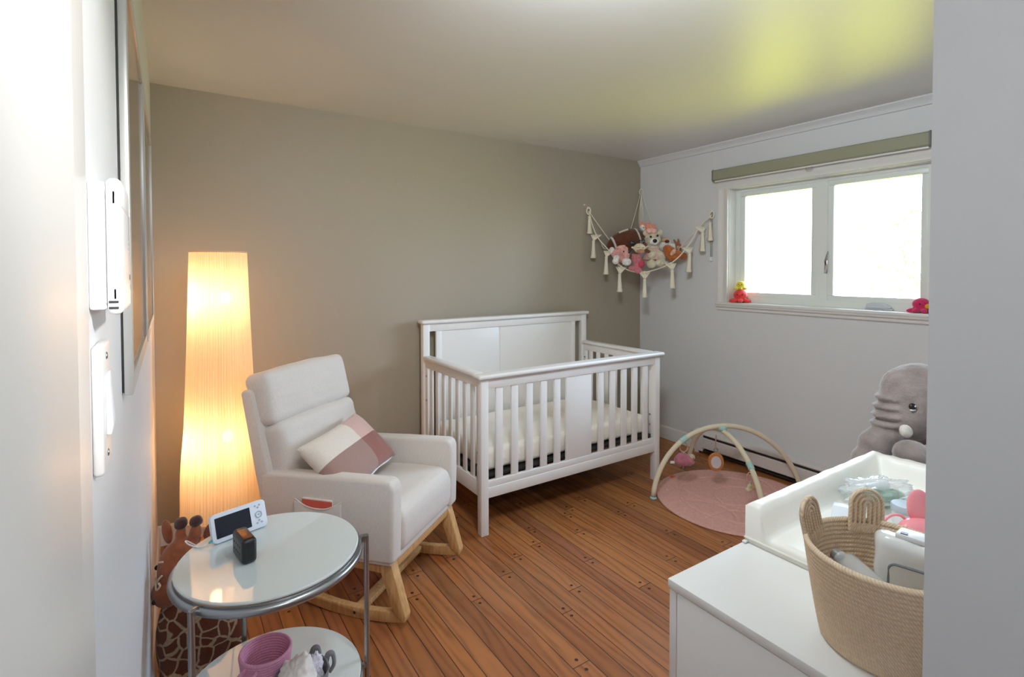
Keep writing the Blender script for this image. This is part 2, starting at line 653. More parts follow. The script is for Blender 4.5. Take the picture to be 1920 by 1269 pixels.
# roller blind cassette
t = thing('roller_blind', 'sage grey roller blind rolled into its cassette above the window', 'blind', (XR, 1.838, 2.165))
M_blind = mat('sage_grey_blind', (150, 150, 128), 0.45)
b = MB()
b.prism([(0, -0.005), (0, 0.062), (-0.012, 0.066), (-0.06, 0.066), (-0.068, 0.058), (-0.068, -0.006), (-0.058, -0.014), (-0.03, -0.012)], 'y', -0.685, 0.685)
b.build('cassette', M_blind, t)
b = MB()
b.prism([(0, -0.010), (0, 0.068), (-0.062, 0.070), (-0.073, 0.060), (-0.073, -0.010), (-0.06, -0.019), (-0.03, -0.017)], 'y', -0.692, -0.685)
M_cap = mat('grey_end_cap', (120, 120, 112), 0.4)
b.build('end_cap', M_cap, t)
b = MB()
b.prism([(0, -0.010), (0, 0.068), (-0.062, 0.070), (-0.073, 0.060), (-0.073, -0.010), (-0.06, -0.019), (-0.03, -0.017)], 'y', 0.685, 0.692)
b.build('end_cap', M_cap, t)
b = MB()
b.box((-0.052, -0.68, -0.026), (-0.040, 0.68, -0.014), 0.003)
b.build('bottom_bar', M_trim, t)
b = MB()
b.tube([(-0.050, -0.052, -0.022), (-0.054, -0.052, -0.042), (-0.054, -0.012, -0.042), (-0.050, -0.012, -0.022)], 0.0025, 8)
b.build('pull_tab', M_chrome, t)

# cord loop tensioner on the wall left of the window
t = thing('blind_cord', 'thin grey cord loop hanging on the wall left of the window', 'cord', (XR - 0.012, 2.572, 1.73))
b = MB()
b.tube([(0, -0.006, -0.17), (0, -0.007, 0.185), (0, 0, 0.195), (0, 0.007, 0.185), (0, 0.006, -0.17)], 0.0022, 6)
b.build('loop', mat('grey_bead_cord', (120, 116, 110), 0.4), t)
b = MB()
b.box((-0.008, -0.010, -0.20), (0.010, 0.010, -0.165), 0.004)
b.build('cord_holder', M_white, t)
b = MB()
b.tube([(0.012, 0, 0.20), (-0.006, 0, 0.20), (-0.008, 0, 0.188), (-0.002, 0, 0.184)], 0.0025, 6)
b.build('wall_pin', M_chrome, t)

# ------------------------------------------------------------------ baseboard heater
t = thing('baseboard_heater', 'white electric baseboard heater along the wall under the window', 'heater', (XR, 1.80, 0))
M_heat = mat('white_enamel', (214, 206, 202), 0.3)
b = MB()
b.prism([(0, 0.022), (-0.012, 0.022), (-0.012, 0.150), (-0.062, 0.150), (-0.066, 0.158), (-0.05, 0.170), (0, 0.178)], 'y', -0.9, 0.9)
b.build('back_cover', M_heat, t)
b = MB()
b.prism([(-0.060, 0.132), (-0.066, 0.126), (-0.066, 0.052), (-0.060, 0.046), (-0.058, 0.046), (-0.058, 0.132)], 'y', -0.895, 0.80)
b.build('front_panel', M_heat, t)
b = MB()
b.box((-0.060, -0.9, 0.024), (-0.004, 0.895, 0.034))
b.box((-0.056, -0.89, 0.134), (-0.014, 0.885, 0.148))
b.build('grille', M_dark, t)
b = MB()
b.box((-0.068, 0.80, 0.020), (0, 0.905, 0.174), 0.004)
b.build('end_box', M_heat, t)
b = MB()
b.box((-0.064, -0.9, 0.0), (-0.05, -0.86, 0.03), 0.002)
b.build('foot', M_heat, t)
b = MB()
b.box((-0.064, 0.84, 0.0), (-0.05, 0.88, 0.03), 0.002)
b.build('foot', M_heat, t)

# ------------------------------------------------------------------ crib
CX0, CX1, CYF, CYB = 1.412, 2.848, 2.45, 3.262
crib = thing('crib', 'white wooden baby crib with slatted sides and a tall panelled back against the taupe wall', 'crib', ((CX0 + CX1) / 2, (CYF + CYB) / 2, 0))
hx, hy = (CX1 - CX0) / 2, (CYB - CYF) / 2


def cpart(b, name, m=M_crib, par=crib):
    return b.build(name, m, par)


for sx in (-1, 1):
    x0, x1 = (-hx, -hx + 0.048) if sx < 0 else (hx - 0.048, hx)
    cpart(MB().box((x0, -hy, 0), (x1, -hy + 0.045, 0.868), 0.004), 'front_post')
    cpart(MB().box((x0, hy - 0.045, 0), (x1, hy, 1.104), 0.004), 'back_post')
# caps
cpart(MB().box((-hx - 0.022, -hy - 0.022, 0.868), (hx + 0.026, -hy + 0.062, 0.893), 0.010, seg=3), 'front_cap_rail')
cpart(MB().box((-hx - 0.014, hy - 0.062, 1.104), (hx + 0.018, hy + 0.018, 1.130), 0.010, seg=3), 'headboard_cap')
for sx in (-1, 1):
    x0, x1 = (-hx - 0.006, -hx + 0.054) if sx < 0 else (hx - 0.054, hx + 0.006)
    cpart(MB().box((x0, -hy + 0.0625, 0.870), (x1, hy - 0.046, 0.893), 0.007, seg=3), 'side_cap_rail')
    xa, xb = (-hx + 0.012, -hx + 0.034) if sx < 0 else (hx - 0.034, hx - 0.012)
    cpart(MB().box((xa, -hy + 0.045, 0.815), (xb, hy - 0.045, 0.870), 0.003), 'side_upper_rail')
    cpart(MB().box((xa, -hy + 0.045, 0.205), (xb, hy - 0.045, 0.295), 0.003), 'side_lower_rail')
    # inner stile next to the back post, with bolt heads
    st = cpart(MB().box((xa, hy - 0.085, 0.295), (xb, hy - 0.048, 0.815), 0.003), 'side_stile')
    xo = -hx + 0.0115 if sx < 0 else hx - 0.0345
    for z in (0.76, 0.60):
        cpart(MB().lathe([(0, -0.002), (0.007, -0.002), (0.007, 0.001), (0, 0.001)], 14, Matrix.Translation((xo, hy - 0.066, z)) @ Matrix.Rotation(PI / 2, 4, 'Y')), 'bolt_head', M_steel, st)
    st = cpart(MB().box((xa, -hy + 0.046, 0.295), (xb, -hy + 0.075, 0.815), 0.003), 'side_stile')
    for z in (0.38, 0.45):
        cpart(MB().lathe([(0, -0.002), (0.007, -0.002), (0.007, 0.001), (0, 0.001)], 14, Matrix.Translation((xo, -hy + 0.06, z)) @ Matrix.Rotation(PI / 2, 4, 'Y')), 'bolt_head', M_steel, st)
    for yy in (2.585, 2.678, 2.771, 2.864, 2.957, 3.050, 3.135):
        y = yy - (CYF + CYB) / 2
        cpart(MB().box((xa + 0.005, y - 0.020, 0.293), (xb - 0.005, y + 0.020, 0.817), 0.003), 'slat')
# front side
ox = (CX0 + CX1) / 2
cpart(MB().box((-hx + 0.048, -hy + 0.004, 0.812), (hx - 0.048, -hy + 0.030, 0.868), 0.003), 'front_upper_rail')
b = MB().box((-hx + 0.048, -hy + 0.002, 0.205), (hx - 0.048, -hy + 0.032, 0.262), 0.003)
b.box((-hx + 0.048, -hy + 0.006, 0.262), (hx - 0.048, -hy + 0.030, 0.298), 0.002)
cpart(b, 'front_lower_rail')
for X in (1.537, 1.641, 1.745, 1.848, 1.950, 2.307, 2.409, 2.512, 2.614, 2.717):
    cpart(MB().box((X - ox - 0.023, -hy + 0.010, 0.296), (X - ox + 0.023, -hy + 0.025, 0.814), 0.003), 'slat')
cpart(MB().box((2.018 - ox, -hy + 0.009, 0.296), (2.222 - ox, -hy + 0.026, 0.814), 0.003), 'front_panel')
# back
cpart(MB().box((-hx + 0.048, hy - 0.038, 1.052), (hx - 0.048, hy - 0.012, 1.104), 0.003), 'headboard_rail')
cpart(MB().box((-hx + 0.048, hy - 0.038, 0.205), (hx - 0.048, hy - 0.012, 0.31), 0.003), 'headboard_lower_rail')
cpart(MB().box((1.512 - ox, hy - 0.036, 0.31), (1.552 - ox, hy - 0.014, 1.052), 0.003), 'headboard_stile')
cpart(MB().box((2.700 - ox, hy - 0.036, 0.31), (2.738 - ox, hy - 0.014, 1.052), 0.003), 'headboard_stile')
b = MB().box((1.552 - ox, hy - 0.028, 0.31), (2.014 - ox, hy - 0.016, 1.052), 0.003)
b.box((2.026 - ox, hy - 0.028, 0.31), (2.700 - ox, hy - 0.016, 1.052), 0.003)
b.box((2.010 - ox, hy - 0.024, 0.31), (2.030 - ox, hy - 0.014, 1.052), 0.001)
cpart(b, 'headboard_panel')
b = MB().box((-hx + 0.045, -hy + 0.040, 0.302), (hx - 0.045, hy - 0.042, 0.318), 0.002)
b.box((-hx + 0.045, -hy + 0.040, 0.27), (-hx + 0.075, hy - 0.042, 0.302), 0.002)
b.box((hx - 0.075, -hy + 0.040, 0.27), (hx - 0.045, hy - 0.042, 0.302), 0.002)
cpart(b, 'mattress_support', M_dark)

# mattress under a cream fitted sheet
b = MB()
t_ = bmesh.new()
bmesh.ops.create_cube(t_, size=1, matrix=Matrix.Diagonal((1.30, 0.675, 0.125, 1)))
bmesh.ops.bevel(t_, geom=t_.edges[:], offset=0.028, segments=4, profile=0.5, affect='EDGES')
bmesh.ops.subdivide_edges(t_, edges=[e for e in t_.edges if e.calc_length() > 0.1], cuts=46, use_grid_fill=True)
b.add(t_)


def sheet_wrinkle(v):
    n = noise.noise(Vector((v.x * 9, v.y * 9, v.z * 5))) * 0.006
    side = 1.0 if v.z < 0.05 else 0.3
    n += noise.noise(Vector((v.x * 34, v.y * 34, v.z * 8))) * 0.005 * side
    d = Vector((v.x / 0.65, v.y / 0.34, v.z / 0.06)).normalized()
    return v + d * n


b.fn(sheet_wrinkle)
mt = b.build('crib_mattress', M_sheet, None, (ox, (CYF + CYB) / 2 + 0.0, 0.388), sharp=180)
tag(mt, 'mattress under a cream fitted sheet lying in the white crib', 'mattress')

# ------------------------------------------------------------------ floor lamp
lamp = thing('floor_lamp', 'tall lit floor lamp with pleated cream shade and wooden legs in the left corner', 'lamp', (0.203, 2.875, 0))
M_shade = bpy.data.materials.new('pleated_lamp_fabric')
M_shade.use_nodes = True
k = Nodes(M_shade)
k.t.nodes.remove(k.bsdf)
tcx = k.n('TexCoord')
spx = k.n('SeparateXYZ')
k.t.links.new(tcx.outputs['Object'], spx.inputs[0])
ang = k.math('ARCTAN2', spx.outputs[1], spx.outputs[0])
nv = k.n('CombineXYZ')
k.put(nv.inputs[0], k.math('MULTIPLY', ang, 9.0))
k.put(nv.inputs[1], k.math('MULTIPLY', spx.outputs[2], 0.35))
nz = k.noise(nv.outputs[0], 3.0, 4, 0.75)
pc = k.ramp(nz, [(0.25, srgb((232, 206, 170))), (0.5, srgb((246, 228, 200))), (0.75, srgb((255, 244, 222)))])
tl = k.n('BsdfTranslucent')
df = k.n('BsdfDiffuse')
tp = k.n('BsdfTransparent')
tp.inputs['Color'].default_value = (1.0, 0.86, 0.66, 1)
k.put(tl.inputs['Color'], pc)
k.put(df.inputs['Color'], pc)
m1 = k.n('MixShader')
m1.inputs[0].default_value = 0.30
k.t.links.new(tl.outputs[0], m1.inputs[1])
k.t.links.new(df.outputs[0], m1.inputs[2])
m2 = k.n('MixShader')
m2.inputs[0].default_value = 0.11
k.t.links.new(m1.outputs[0], m2.inputs[1])
k.t.links.new(tp.outputs[0], m2.inputs[2])
k.t.links.new(m2.outputs[0], k.out.inputs[0])
zb, zt, rb, rt = 0.302, 1.553, 0.174, 0.122


def shade_r(z):
    u = (z - zb) / (zt - zb)
    base = rb + (rt - rb) * u
    return base + (0.006 * math.sin(PI * min(1, max(0, (u - 0.02) / 0.3))) if u < 0.32 else 0.0) - 0.004 * math.sin(PI * u)


NP = 78
random.seed(3)
depths = [random.uniform(0.4, 1.0) for _ in range(NP)]


def pleat(a, z):
    q = a / (2 * PI) * NP
    return 1 + 0.012 * depths[int(q) % NP] * math.sin(2 * PI * (q + 0.2 * math.sin(z * 9)))


prof = [(shade_r(zb + (zt - zb) * i / 24), zb + (zt - zb) * i / 24) for i in range(25)]
MB().lathe(prof, NP * 6, rfun=pleat).build('lamp_shade', M_shade, lamp, sharp=180)
M_band = mat('shade_trim_ribbon', (226, 190, 150), 0.7)
for z, r in ((zb, rb), (zt, rt)):
    b = MB()
    b.lathe([(r + 0.002, z - 0.003), (r + 0.003, z + 0.004), (r - 0.003, z + 0.004), (r - 0.003, z - 0.003)], 72, closed=True)
    for i in range(3):
        a = i * 2 * PI / 3 + 0.4
        zi = z + (0.016 if z == zb else -0.016)
        b.tube([(0, 0, zi), (math.cos(a) * (r - 0.002), math.sin(a) * (r - 0.002), z)], 0.0022, 6)
    b.build('shade_ring', M_band, lamp)
MB().lathe([(0, 0.26), (0.007, 0.26), (0.007, 1.535), (0, 1.535)], 12).build('pole', M_lampwood, lamp)
M_bulb = bpy.data.materials.new('warm_bulb')
M_bulb.use_nodes = True
k = Nodes(M_bulb)
k.bsdf.inputs['Emission Color'].default_value = (1.0, 0.62, 0.3, 1)
k.bsdf.inputs['Emission Strength'].default_value = 12
for z, e in ((1.335, 4.4), (0.66, 5.0)):
    s = MB().lathe([(0, z - 0.09), (0.014, z - 0.09), (0.014, z - 0.045), (0, z - 0.045)], 12, Matrix.Translation((0.028, 0, 0))).build('bulb_socket', M_white, lamp)
    MB().ell((0.028, 0, z), (0.024, 0.024, 0.032), seg=12).build('bulb', M_bulb, s)
    d = bpy.data.lights.new('lamp_bulb_light', 'POINT')
    d.energy = e
    d.color = (1.0, 0.64, 0.35)
    d.shadow_soft_size = 0.034
    o = bpy.data.objects.new('lamp_bulb_light', d)
    COL.objects.link(o)
    o.parent = lamp
    o.location = (-0.026, 0.008, z)
for i in range(3):
    a = R(236 + 120 * i - 30)
    b = MB()
    b.tube(smooth_path([(0, 0.0, 0.285), (0.045, 0, 0.262), (0.105, 0, 0.17), (0.165, 0, 0.004)], 5), [0.014] * 16, 8, M=Matrix.Rotation(a, 4, 'Z'), flat=0.6)
    b.build('leg', M_lampwood, lamp)
b = MB()
b.lathe([(0, 0.25), (0.03, 0.25), (0.03, 0.285), (0, 0.285)], 20)
b.build('hub', M_lampwood, lamp)
b = MB()
b.tube(smooth_path([(0.0, -0.02, 0.26), (-0.06, -0.09, 0.12), (-0.075, -0.12, 0.01), (-0.10, -0.02, 0.006), (-0.12, 0.2, 0.006), (-0.10, 0.42, 0.02)], 6), 0.003, 6)
b.build('power_cord', M_white, lamp)

# ------------------------------------------------------------------ rocking armchair
W = 0.626
chair = thing('rocking_armchair', 'light linen armchair on pale wooden rockers between the lamp and the crib', 'armchair', (1.004, 2.165, 0), 38.1)
hw = W / 2


def arm_outline():
    # (y, z) side view of one arm panel: lower at the rear
    return [(0.035, 0.272), (0.030, 0.45), (0.030, 0.580), (0.040, 0.602), (0.062, 0.612), (0.30, 0.600), (0.66, 0.577), (0.70, 0.565), (0.70, 0.30), (0.62, 0.252), (0.30, 0.262)]


for sx in (-1, 1):
    a, b_ = (-hw, -hw + 0.078) if sx < 0 else (hw - 0.078, hw)
    b = MB().prism(arm_outline(), 'x', a, b_, 0.016, seg=3)
    arm = b.build('arm', M_linen, chair)
    if sx < 0:
        # side pocket on the near arm
        p = [(0.505, 0.482), (0.43, 0.462), (0.34, 0.466), (0.272, 0.498), (0.272, 0.33), (0.29, 0.315), (0.49, 0.312), (0.505, 0.33)]
        pk_ = MB().prism(p, 'x', -hw - 0.0135, -hw - 0.0105, 0.001)
        pk_.box((-hw - 0.0125, 0.497, 0.32), (-hw - 0.0005, 0.504, 0.479), 0.001)
        pk_.box((-hw - 0.0125, 0.273, 0.335), (-hw - 0.0005, 0.280, 0.495), 0.001)
        pk_.box((-hw - 0.0125, 0.285, 0.313), (-hw - 0.0005, 0.49, 0.320), 0.001)
        pk_.build('side_pocket', M_linen, arm)
        b = MB()
        b.tube(smooth_path([(-hw - 0.005, 0.507, 0.486), (-hw - 0.015, 0.43, 0.464), (-hw - 0.015, 0.34, 0.468), (-hw - 0.005, 0.270, 0.502)], 5), 0.0028, 6)
        b.build('piping', M_linen, arm)
# seat cushion: plump block with soft front
b = MB()
b.prism([(0.040, 0.285), (0.026, 0.33), (0.024, 0.42), (0.040, 0.462), (0.075, 0.482), (0.25, 0.480), (0.45, 0.462), (0.60, 0.440), (0.60, 0.262), (0.3, 0.27)], 'x', -hw + 0.080, hw - 0.080, 0.022, seg=4)
b.build('seat', M_linen, chair, sharp=60)
b = MB()
b.prism([(0.05, 0.262), (0.05, 0.284), (0.62, 0.262), (0.62, 0.240)], 'x', -hw + 0.01, hw - 0.01, 0.004)
b.build('seat_base', M_linen, chair)
# back shell, narrow frame behind the cushions
b = MB()
b.prism([(0.600, 0.30), (0.655, 0.56), (0.745, 0.915), (0.757, 0.930), (0.790, 0.932), (0.812, 0.915), (0.735, 0.56), (0.660, 0.26)], 'x', -hw + 0.004, hw - 0.004, 0.012, seg=3)
b.build('back_shell', M_linen, chair)


def cushion(y0, z0, y1, z1, w, th, name, bulge=0.018, par=chair, top_round=0.0):
    """soft block leaning between (y0,z0) at the bottom and (y1,z1) at the top, th thick, w wide"""
    d = Vector((0, y1 - y0, z1 - z0))
    L = d.length
    t = bmesh.new()
    bmesh.ops.create_cube(t, size=1, matrix=Matrix.Diagonal((w, th, L, 1)))
    bmesh.ops.bevel(t, geom=t.edges[:], offset=0.036, segments=5, profile=0.5, affect='EDGES')
    bmesh.ops.subdivide_edges(t, edges=[e for e in t.edges if e.calc_length() > 0.05], cuts=22, use_grid_fill=True)
    for v in t.verts:
        u, q = v.co.x / (w / 2), v.co.z / (L / 2)
        if v.co.y < 0:
            v.co.y -= bulge * max(0, 1 - u * u) ** 0.6 * max(0, 1 - q * q) ** 0.5
        v.co.y += 0.007 * noise.noise(v.co * 9) + 0.003 * noise.noise(Vector((v.co.x * 10, 0, v.co.z * 30)))
        v.co.z += 0.010 * (1 - u * u) * (1 if q > 0 else -0.4) * abs(q)
        v.co.x += 0.004 * noise.noise(v.co * 9 + Vector((5, 0, 0)))
        v.co.z += 0.004 * noise.noise(v.co * 9 + Vector((0, 7, 0)))
    ang_ = math.atan2(y1 - y0, z1 - z0)
    M = Matrix.Translation((0, (y0 + y1) / 2, (z0 + z1) / 2)) @ Matrix.Rotation(-ang_, 4, 'X')
    b = MB()
    b.add(t, M)
    return b.build(name, M_linen, par, sharp=60)


cushion(0.700, 0.768, 0.762, 0.998, 0.585, 0.118, 'head_cushion', 0.022)
cushion(0.600, 0.470, 0.688, 0.772, 0.560, 0.11, 'lumbar_cushion', 0.028)
# wooden base
rx = hw - 0.045


def rocker(x):
    pts = []
    top = []
    for i in range(25):
        y = -0.005 + 0.80 * i / 24
        z = 0.0 + ((y - 0.26) ** 2) * 0.42
        pts.append((y, z))
        top.append((y, z + 0.046))
    b = MB().prism(pts + top[::-1], 'x', x - 0.016, x + 0.016, 0.004)
    return b.build('rocker', M_oak, chair)


for sx in (-1, 1):
    x = sx * rx
    rk = rocker(x)
    MB().lathe([(0, 0), (0.006, 0), (0.006, 0.002), (0, 0.002)], 12, Matrix.Translation((x - 0.0165, 0.235, 0.024)) @ Matrix.Rotation(-PI / 2, 4, 'Y')).build('screw_hole', M_dark, rk)
    MB().prism([(0.052, 0.262), (0.118, 0.262), (0.044, 0.062), (-0.006, 0.030), (-0.012, 0.056)], 'x', x - 0.024, x + 0.024, 0.006).build('leg', M_oak, chair)
    MB().prism([(0.56, 0.245), (0.62, 0.245), (0.705, 0.090), (0.650, 0.080)], 'x', x - 0.019, x + 0.019, 0.005).build('leg', M_oak, chair)
    MB().box((x - 0.018, 0.10, 0.216), (x + 0.018, 0.57, 0.250), 0.004).build('side_rail', M_oak, chair)
MB().box((-rx + 0.02, 0.056, 0.222), (rx - 0.02, 0.086, 0.262), 0.005).build('front_rail', M_oak, chair)
MB().box((-rx + 0.016, 0.205, 0.016), (rx - 0.016, 0.250, 0.042), 0.004).build('stretcher', M_oak, chair)
MB().box((-rx + 0.016, 0.585, 0.216), (rx - 0.016, 0.612, 0.243), 0.004).build('rear_rail', M_oak, chair)

cm = Matrix.Translation((1.004, 2.165, 0)) @ Matrix.Rotation(R(38.1), 4, 'Z')


def chair_pt(x, y, z):
    return cm @ Vector((x, y, z))


# red book in the arm pocket
bk = thing('book', 'thin red book tucked into the side pocket of the armchair', 'book', chair_pt(-hw - 0.0052, 0.385, 0.337), 38.1)
MB().box((-0.0046, -0.076, 0.0), (-0.0026, 0.076, 0.158), 0.0006, M=Matrix.Rotation(R(-2), 4, 'X')).build('cover', mat('red_book_cover', (196, 84, 68), 0.6), bk)
MB().box((-0.0025, -0.074, 0.002), (0.0042, 0.074, 0.1625), M=Matrix.Rotation(R(-2), 4, 'X')).build('pages', mat('paper_pages', (236, 228, 220), 0.8), bk)

# pillow
M_pil = bpy.data.materials.new('blush_check_wool')
M_pil.use_nodes = True
k = Nodes(M_pil)
tcx = k.n('TexCoord')
spx = k.n('SeparateXYZ')
k.t.links.new(tcx.outputs['Object'], spx.inputs[0])
right_ = k.math('GREATER_THAN', spx.outputs[0], 0.045)
low_ = k.math('LESS_THAN', spx.outputs[1], 0.01)
c_top = k.mix(right_, srgb((232, 220, 206)), srgb((218, 178, 168)))
c_low = k.mix(right_, srgb((164, 130, 120)), srgb((150, 96, 86)))
fz = k.noise(tcx.outputs['Object'], 420, 3, 0.7)
cc = k.mix(low_, c_top, c_low)
cc = k.mix(1.0, cc, k.ramp(fz, [(0.3, (0.82, 0.82, 0.82, 1)), (0.7, (1.08, 1.08, 1.08, 1))]), 'MULTIPLY')
k.put(k.bsdf.inputs['Base Color'], cc)
k.bsdf.inputs['Roughness'].default_value = 0.95
k.bsdf.inputs['Sheen Weight'].default_value = 0.3
k.bump(fz, 0.4, 0.001)


def pillow_mesh(w, h, th, n=36):
    t = bmesh.new()
    layers = []
    for side in (1, -1):
        g = []
        for i in range(n + 1):
            rowv = []
            for j in range(n + 1):
                u, v = -1 + 2 * i / n, -1 + 2 * j / n
                pin = 1 - 0.05 * (1 - v * v) * abs(u) ** 3
                pin2 = 1 - 0.07 * (1 - u * u) * abs(v) ** 3
                z = side * th * ((1 - u ** 4) * (1 - v ** 4)) ** 0.55
                p = Vector((u * w / 2 * pin, v * h / 2 * pin2, z))
                p.z += 0.003 * noise.noise(p * 22) * (1 - max(abs(u), abs(v)) ** 6)
                rowv.append(t.verts.new(p))
            g.append(rowv)
        for i in range(n):
            for j in range(n):
                f = (g[i][j], g[i + 1][j], g[i + 1][j + 1], g[i][j + 1])
                t.faces.new(f if side > 0 else f[::-1])
    bmesh.ops.remove_doubles(t, verts=t.verts[:], dist=1e-4)
    return t


b = MB()
b.add(pillow_mesh(0.475, 0.30, 0.062))
pil = thing('throw_pillow', 'blush, cream and mauve colour-block pillow leaning in the linen armchair', 'pillow')
pc_ = b.build('pillow_cover', M_pil, pil, sharp=80)
b = MB()
b.tube([(-0.02 + 0.235 * i / 8, -0.143 - 0.003 * math.cos(i), -0.000) for i in range(9)], 0.004, 6)
b.build('zipper', M_white, pc_)
# axes of the pillow in the chair's frame: u along its long side, v up its short side
u_ax = Vector((0.475, 0.04, 0.026)).normalized()
v_ax = Vector((-0.033, 0.24, 0.22))
v_ax = (v_ax - u_ax * v_ax.dot(u_ax)).normalized()
rotp = Matrix.Rotation(R(-3), 3, 'Z')
n_ax = u_ax.cross(v_ax)
Mp = Matrix((u_ax, v_ax, n_ax)).transposed().to_4x4()
Mp.translation = Vector((-0.07, 0.405, 0.615))
PILLOW_FRAME = Mp
pil.matrix_world = cm @ Mp

# ------------------------------------------------------------------ round side table
TX, TY = 0.254, 1.737
table = thing('side_table', 'round two-tier side table with white glass tops and steel frame beside the armchair', 'side table', (TX, TY, 0))
M_glasstop = mat('white_backed_glass', (214, 222, 220), 0.04, spec=0.6, coat=0.6)
M_glassedge = mat('green_glass_edge', (176, 206, 196), 0.08)


def disc(b, r, z0, z1):
    b.lathe([(0, z0), (r - 0.003, z0), (r, z0 + 0.003), (r, z1 - 0.003), (r - 0.003, z1), (0, z1)], 96)
    return b


disc(MB(), 0.257, 0.5935, 0.6035).build('table_top', M_glasstop, table)
disc(MB(), 0.262, 0.1735, 0.1835).build('lower_shelf', M_glasstop, table)
for z in (0.577, 0.157):
    b = MB()
    b.lathe([(0.260 + 0.011 * math.cos(2 * PI * i / 12), z + 0.012 * math.sin(2 * PI * i / 12)) for i in range(12)], 96, closed=True)
    b.lathe([(0.244, z + 0.010), (0.256, z + 0.0155), (0.256, z + 0.008)], 96, closed=True)
    b.build('rim_ring', M_steel, table)
for a in (-140, -10, 100):
    c, s_ = math.cos(R(a)), math.sin(R(a))
    b = MB()
    M = Matrix.Rotation(R(a), 4, 'Z')
    b.tube([(0.284, 0, 0.003), (0.284, 0, 0.592)], 0.0085, 14, M=M)
    b.box((0.264, -0.007, 0.572), (0.290, 0.007, 0.596), 0.003, M=M)
    b.box((0.264, -0.007, 0.150), (0.286, 0.007, 0.166), 0.003, M=M)
    b.lathe([(0, 0), (0.010, 0), (0.010, 0.010), (0, 0.010)], 14, M @ Matrix.Translation((0.284, 0, 0)))
    b.build('leg', M_steel, table)

# baby monitor
mon = thing('baby_monitor', 'white baby monitor with a dark screen propped on the round glass table', 'monitor', (0.186, 1.888, 0.6035), 16.8)
T = Matrix.Rotation(R(-20), 4, 'X')
M_ivory = mat('pale_blue_white_plastic', (224, 230, 240), 0.35)


def rrect(w, h, r, cx=0, cz=0, n=6):
    pts = []
    for (sx, sz, a0) in ((1, 1, 0), (-1, 1, 90), (-1, -1, 180), (1, -1, 270)):
        for i in range(n + 1):
            a = R(a0 + 90 * i / n)
            pts.append((cx + sx * (w / 2 - r) + r * math.cos(a), cz + sz * (h / 2 - r) + r * math.sin(a)))
    return pts


case = MB().prism(rrect(0.172, 0.088, 0.014, 0, 0.046), 'y', -0.009, 0.009, 0.003, M=T).build('case', M_ivory, mon)
MB().prism(rrect(0.108, 0.062, 0.002, -0.020, 0.046), 'y', -0.0098, -0.0092, M=T).build('screen', mat('dark_screen', (34, 36, 46), 0.32, spec=0.3), mon)
b = MB()
M_btn = mat('grey_button', (176, 182, 190), 0.4)
b.lathe([(0.0095, 0), (0.0115, 0.0008), (0.0095, 0.0016), (0.008, 0.0008)], 28, T @ Matrix.Translation((0.060, -0.0095, 0.046)) @ Matrix.Rotation(PI / 2, 4, 'X'), closed=True)
for (px_, pz_) in ((0.060, 0.046), (0.060, 0.068), (0.060, 0.028), (0.052, 0.075), (0.066, 0.075), (0.053, 0.020), (0.067, 0.020)):
    b.lathe([(0, 0.0012), (0.003, 0.001), (0.003, 0)], 12, T @ Matrix.Translation((px_, -0.0092, pz_)) @ Matrix.Rotation(PI / 2, 4, 'X'))
b.build('buttons', M_btn, mon)
b = MB()
b.prism([(0.034, 0.070), (0.022, 0.032), (0.060, 0.0005), (0.064, 0.003), (0.034, 0.034), (0.040, 0.070)], 'x', -0.03, 0.03)
b.build('kickstand', M_ivory, mon)
cab = MB().tube(smooth_path([(0.102, 1.866, 0.621), (0.080, 1.866, 0.609), (0.060, 1.882, 0.606), (0.040, 1.915, 0.606), (0.035, 1.960, 0.598), (0.06, 2.00, 0.56), (0.14, 2.06, 0.46), (0.19, 2.20, 0.30), (0.22, 2.42, 0.08), (0.22, 2.52, 0.006)], 6), 0.0022, 8).build('charging_cable', M_white)
tag(cab, 'white charging cable running from the baby monitor over the table edge', 'cable')
cab2 = MB().tube([(0.104, 1.866, 0.621), (0.094, 1.864, 0.615)], 0.004, 8).build('plug', mat('teal_plastic', (60, 170, 190), 0.4), None)
cab2.parent = cab

# black sound box
sb = thing('sound_machine', 'small black box speaker with a bronze top plate on the glass table', 'speaker', (0.180, 1.737, 0.6035), 10)
b = MB().box((-0.021, -0.052, 0.0005), (0.021, 0.052, 0.074), 0.012, seg=5)
b.build('body', M_black, sb, sharp=60)
MB().box((-0.013, -0.040, 0.0735), (0.013, 0.028, 0.0752), 0.0006).build('top_plate', mat('bronze_plate', (132, 86, 52), 0.35, metal=0.6), sb)
b = MB()
for i in range(4):
    for j in range(2):
        b.ell((-0.0205, -0.026 + i * 0.017, 0.028 + j * 0.02), (0.0018, 0.004, 0.004), seg=10)
b.build('buttons', mat('soft_black_rubber', (40, 42, 46), 0.6), sb)


def rope_basket(name, parent, m, r0, r1, h, coils, thick=0.004, oval=1.0, seg=72):
    """coiled rope bowl: outer and inner wall with a ridge for every coil"""
    prof = [(0.0, 0.0)]
    n = coils * 6
    prof.append((r0 * 0.96, 0.0))
    for i in range(n + 1):
        u = i / n
        base = r0 + (r1 - r0) * (u ** 0.85)
        prof.append((base + thick * 0.45 * abs(math.sin(PI * u * coils)), 0.002 + u * h))
    for i in range(n + 1):
        u = 1 - i / n
        base = r0 + (r1 - r0) * (u ** 0.85) - thick * 1.6
        prof.append((base - thick * 0.45 * abs(math.sin(PI * u * coils)), 0.002 + u * h + (0.003 if i == 0 else 0)))
    prof.append((0.0, 0.006))
    b = MB().lathe(prof, seg)
    if oval != 1.0:
        b.fn(lambda v: Vector((v.x, v.y * oval, v.z)))
    return b.build(name, m, parent, sharp=180)


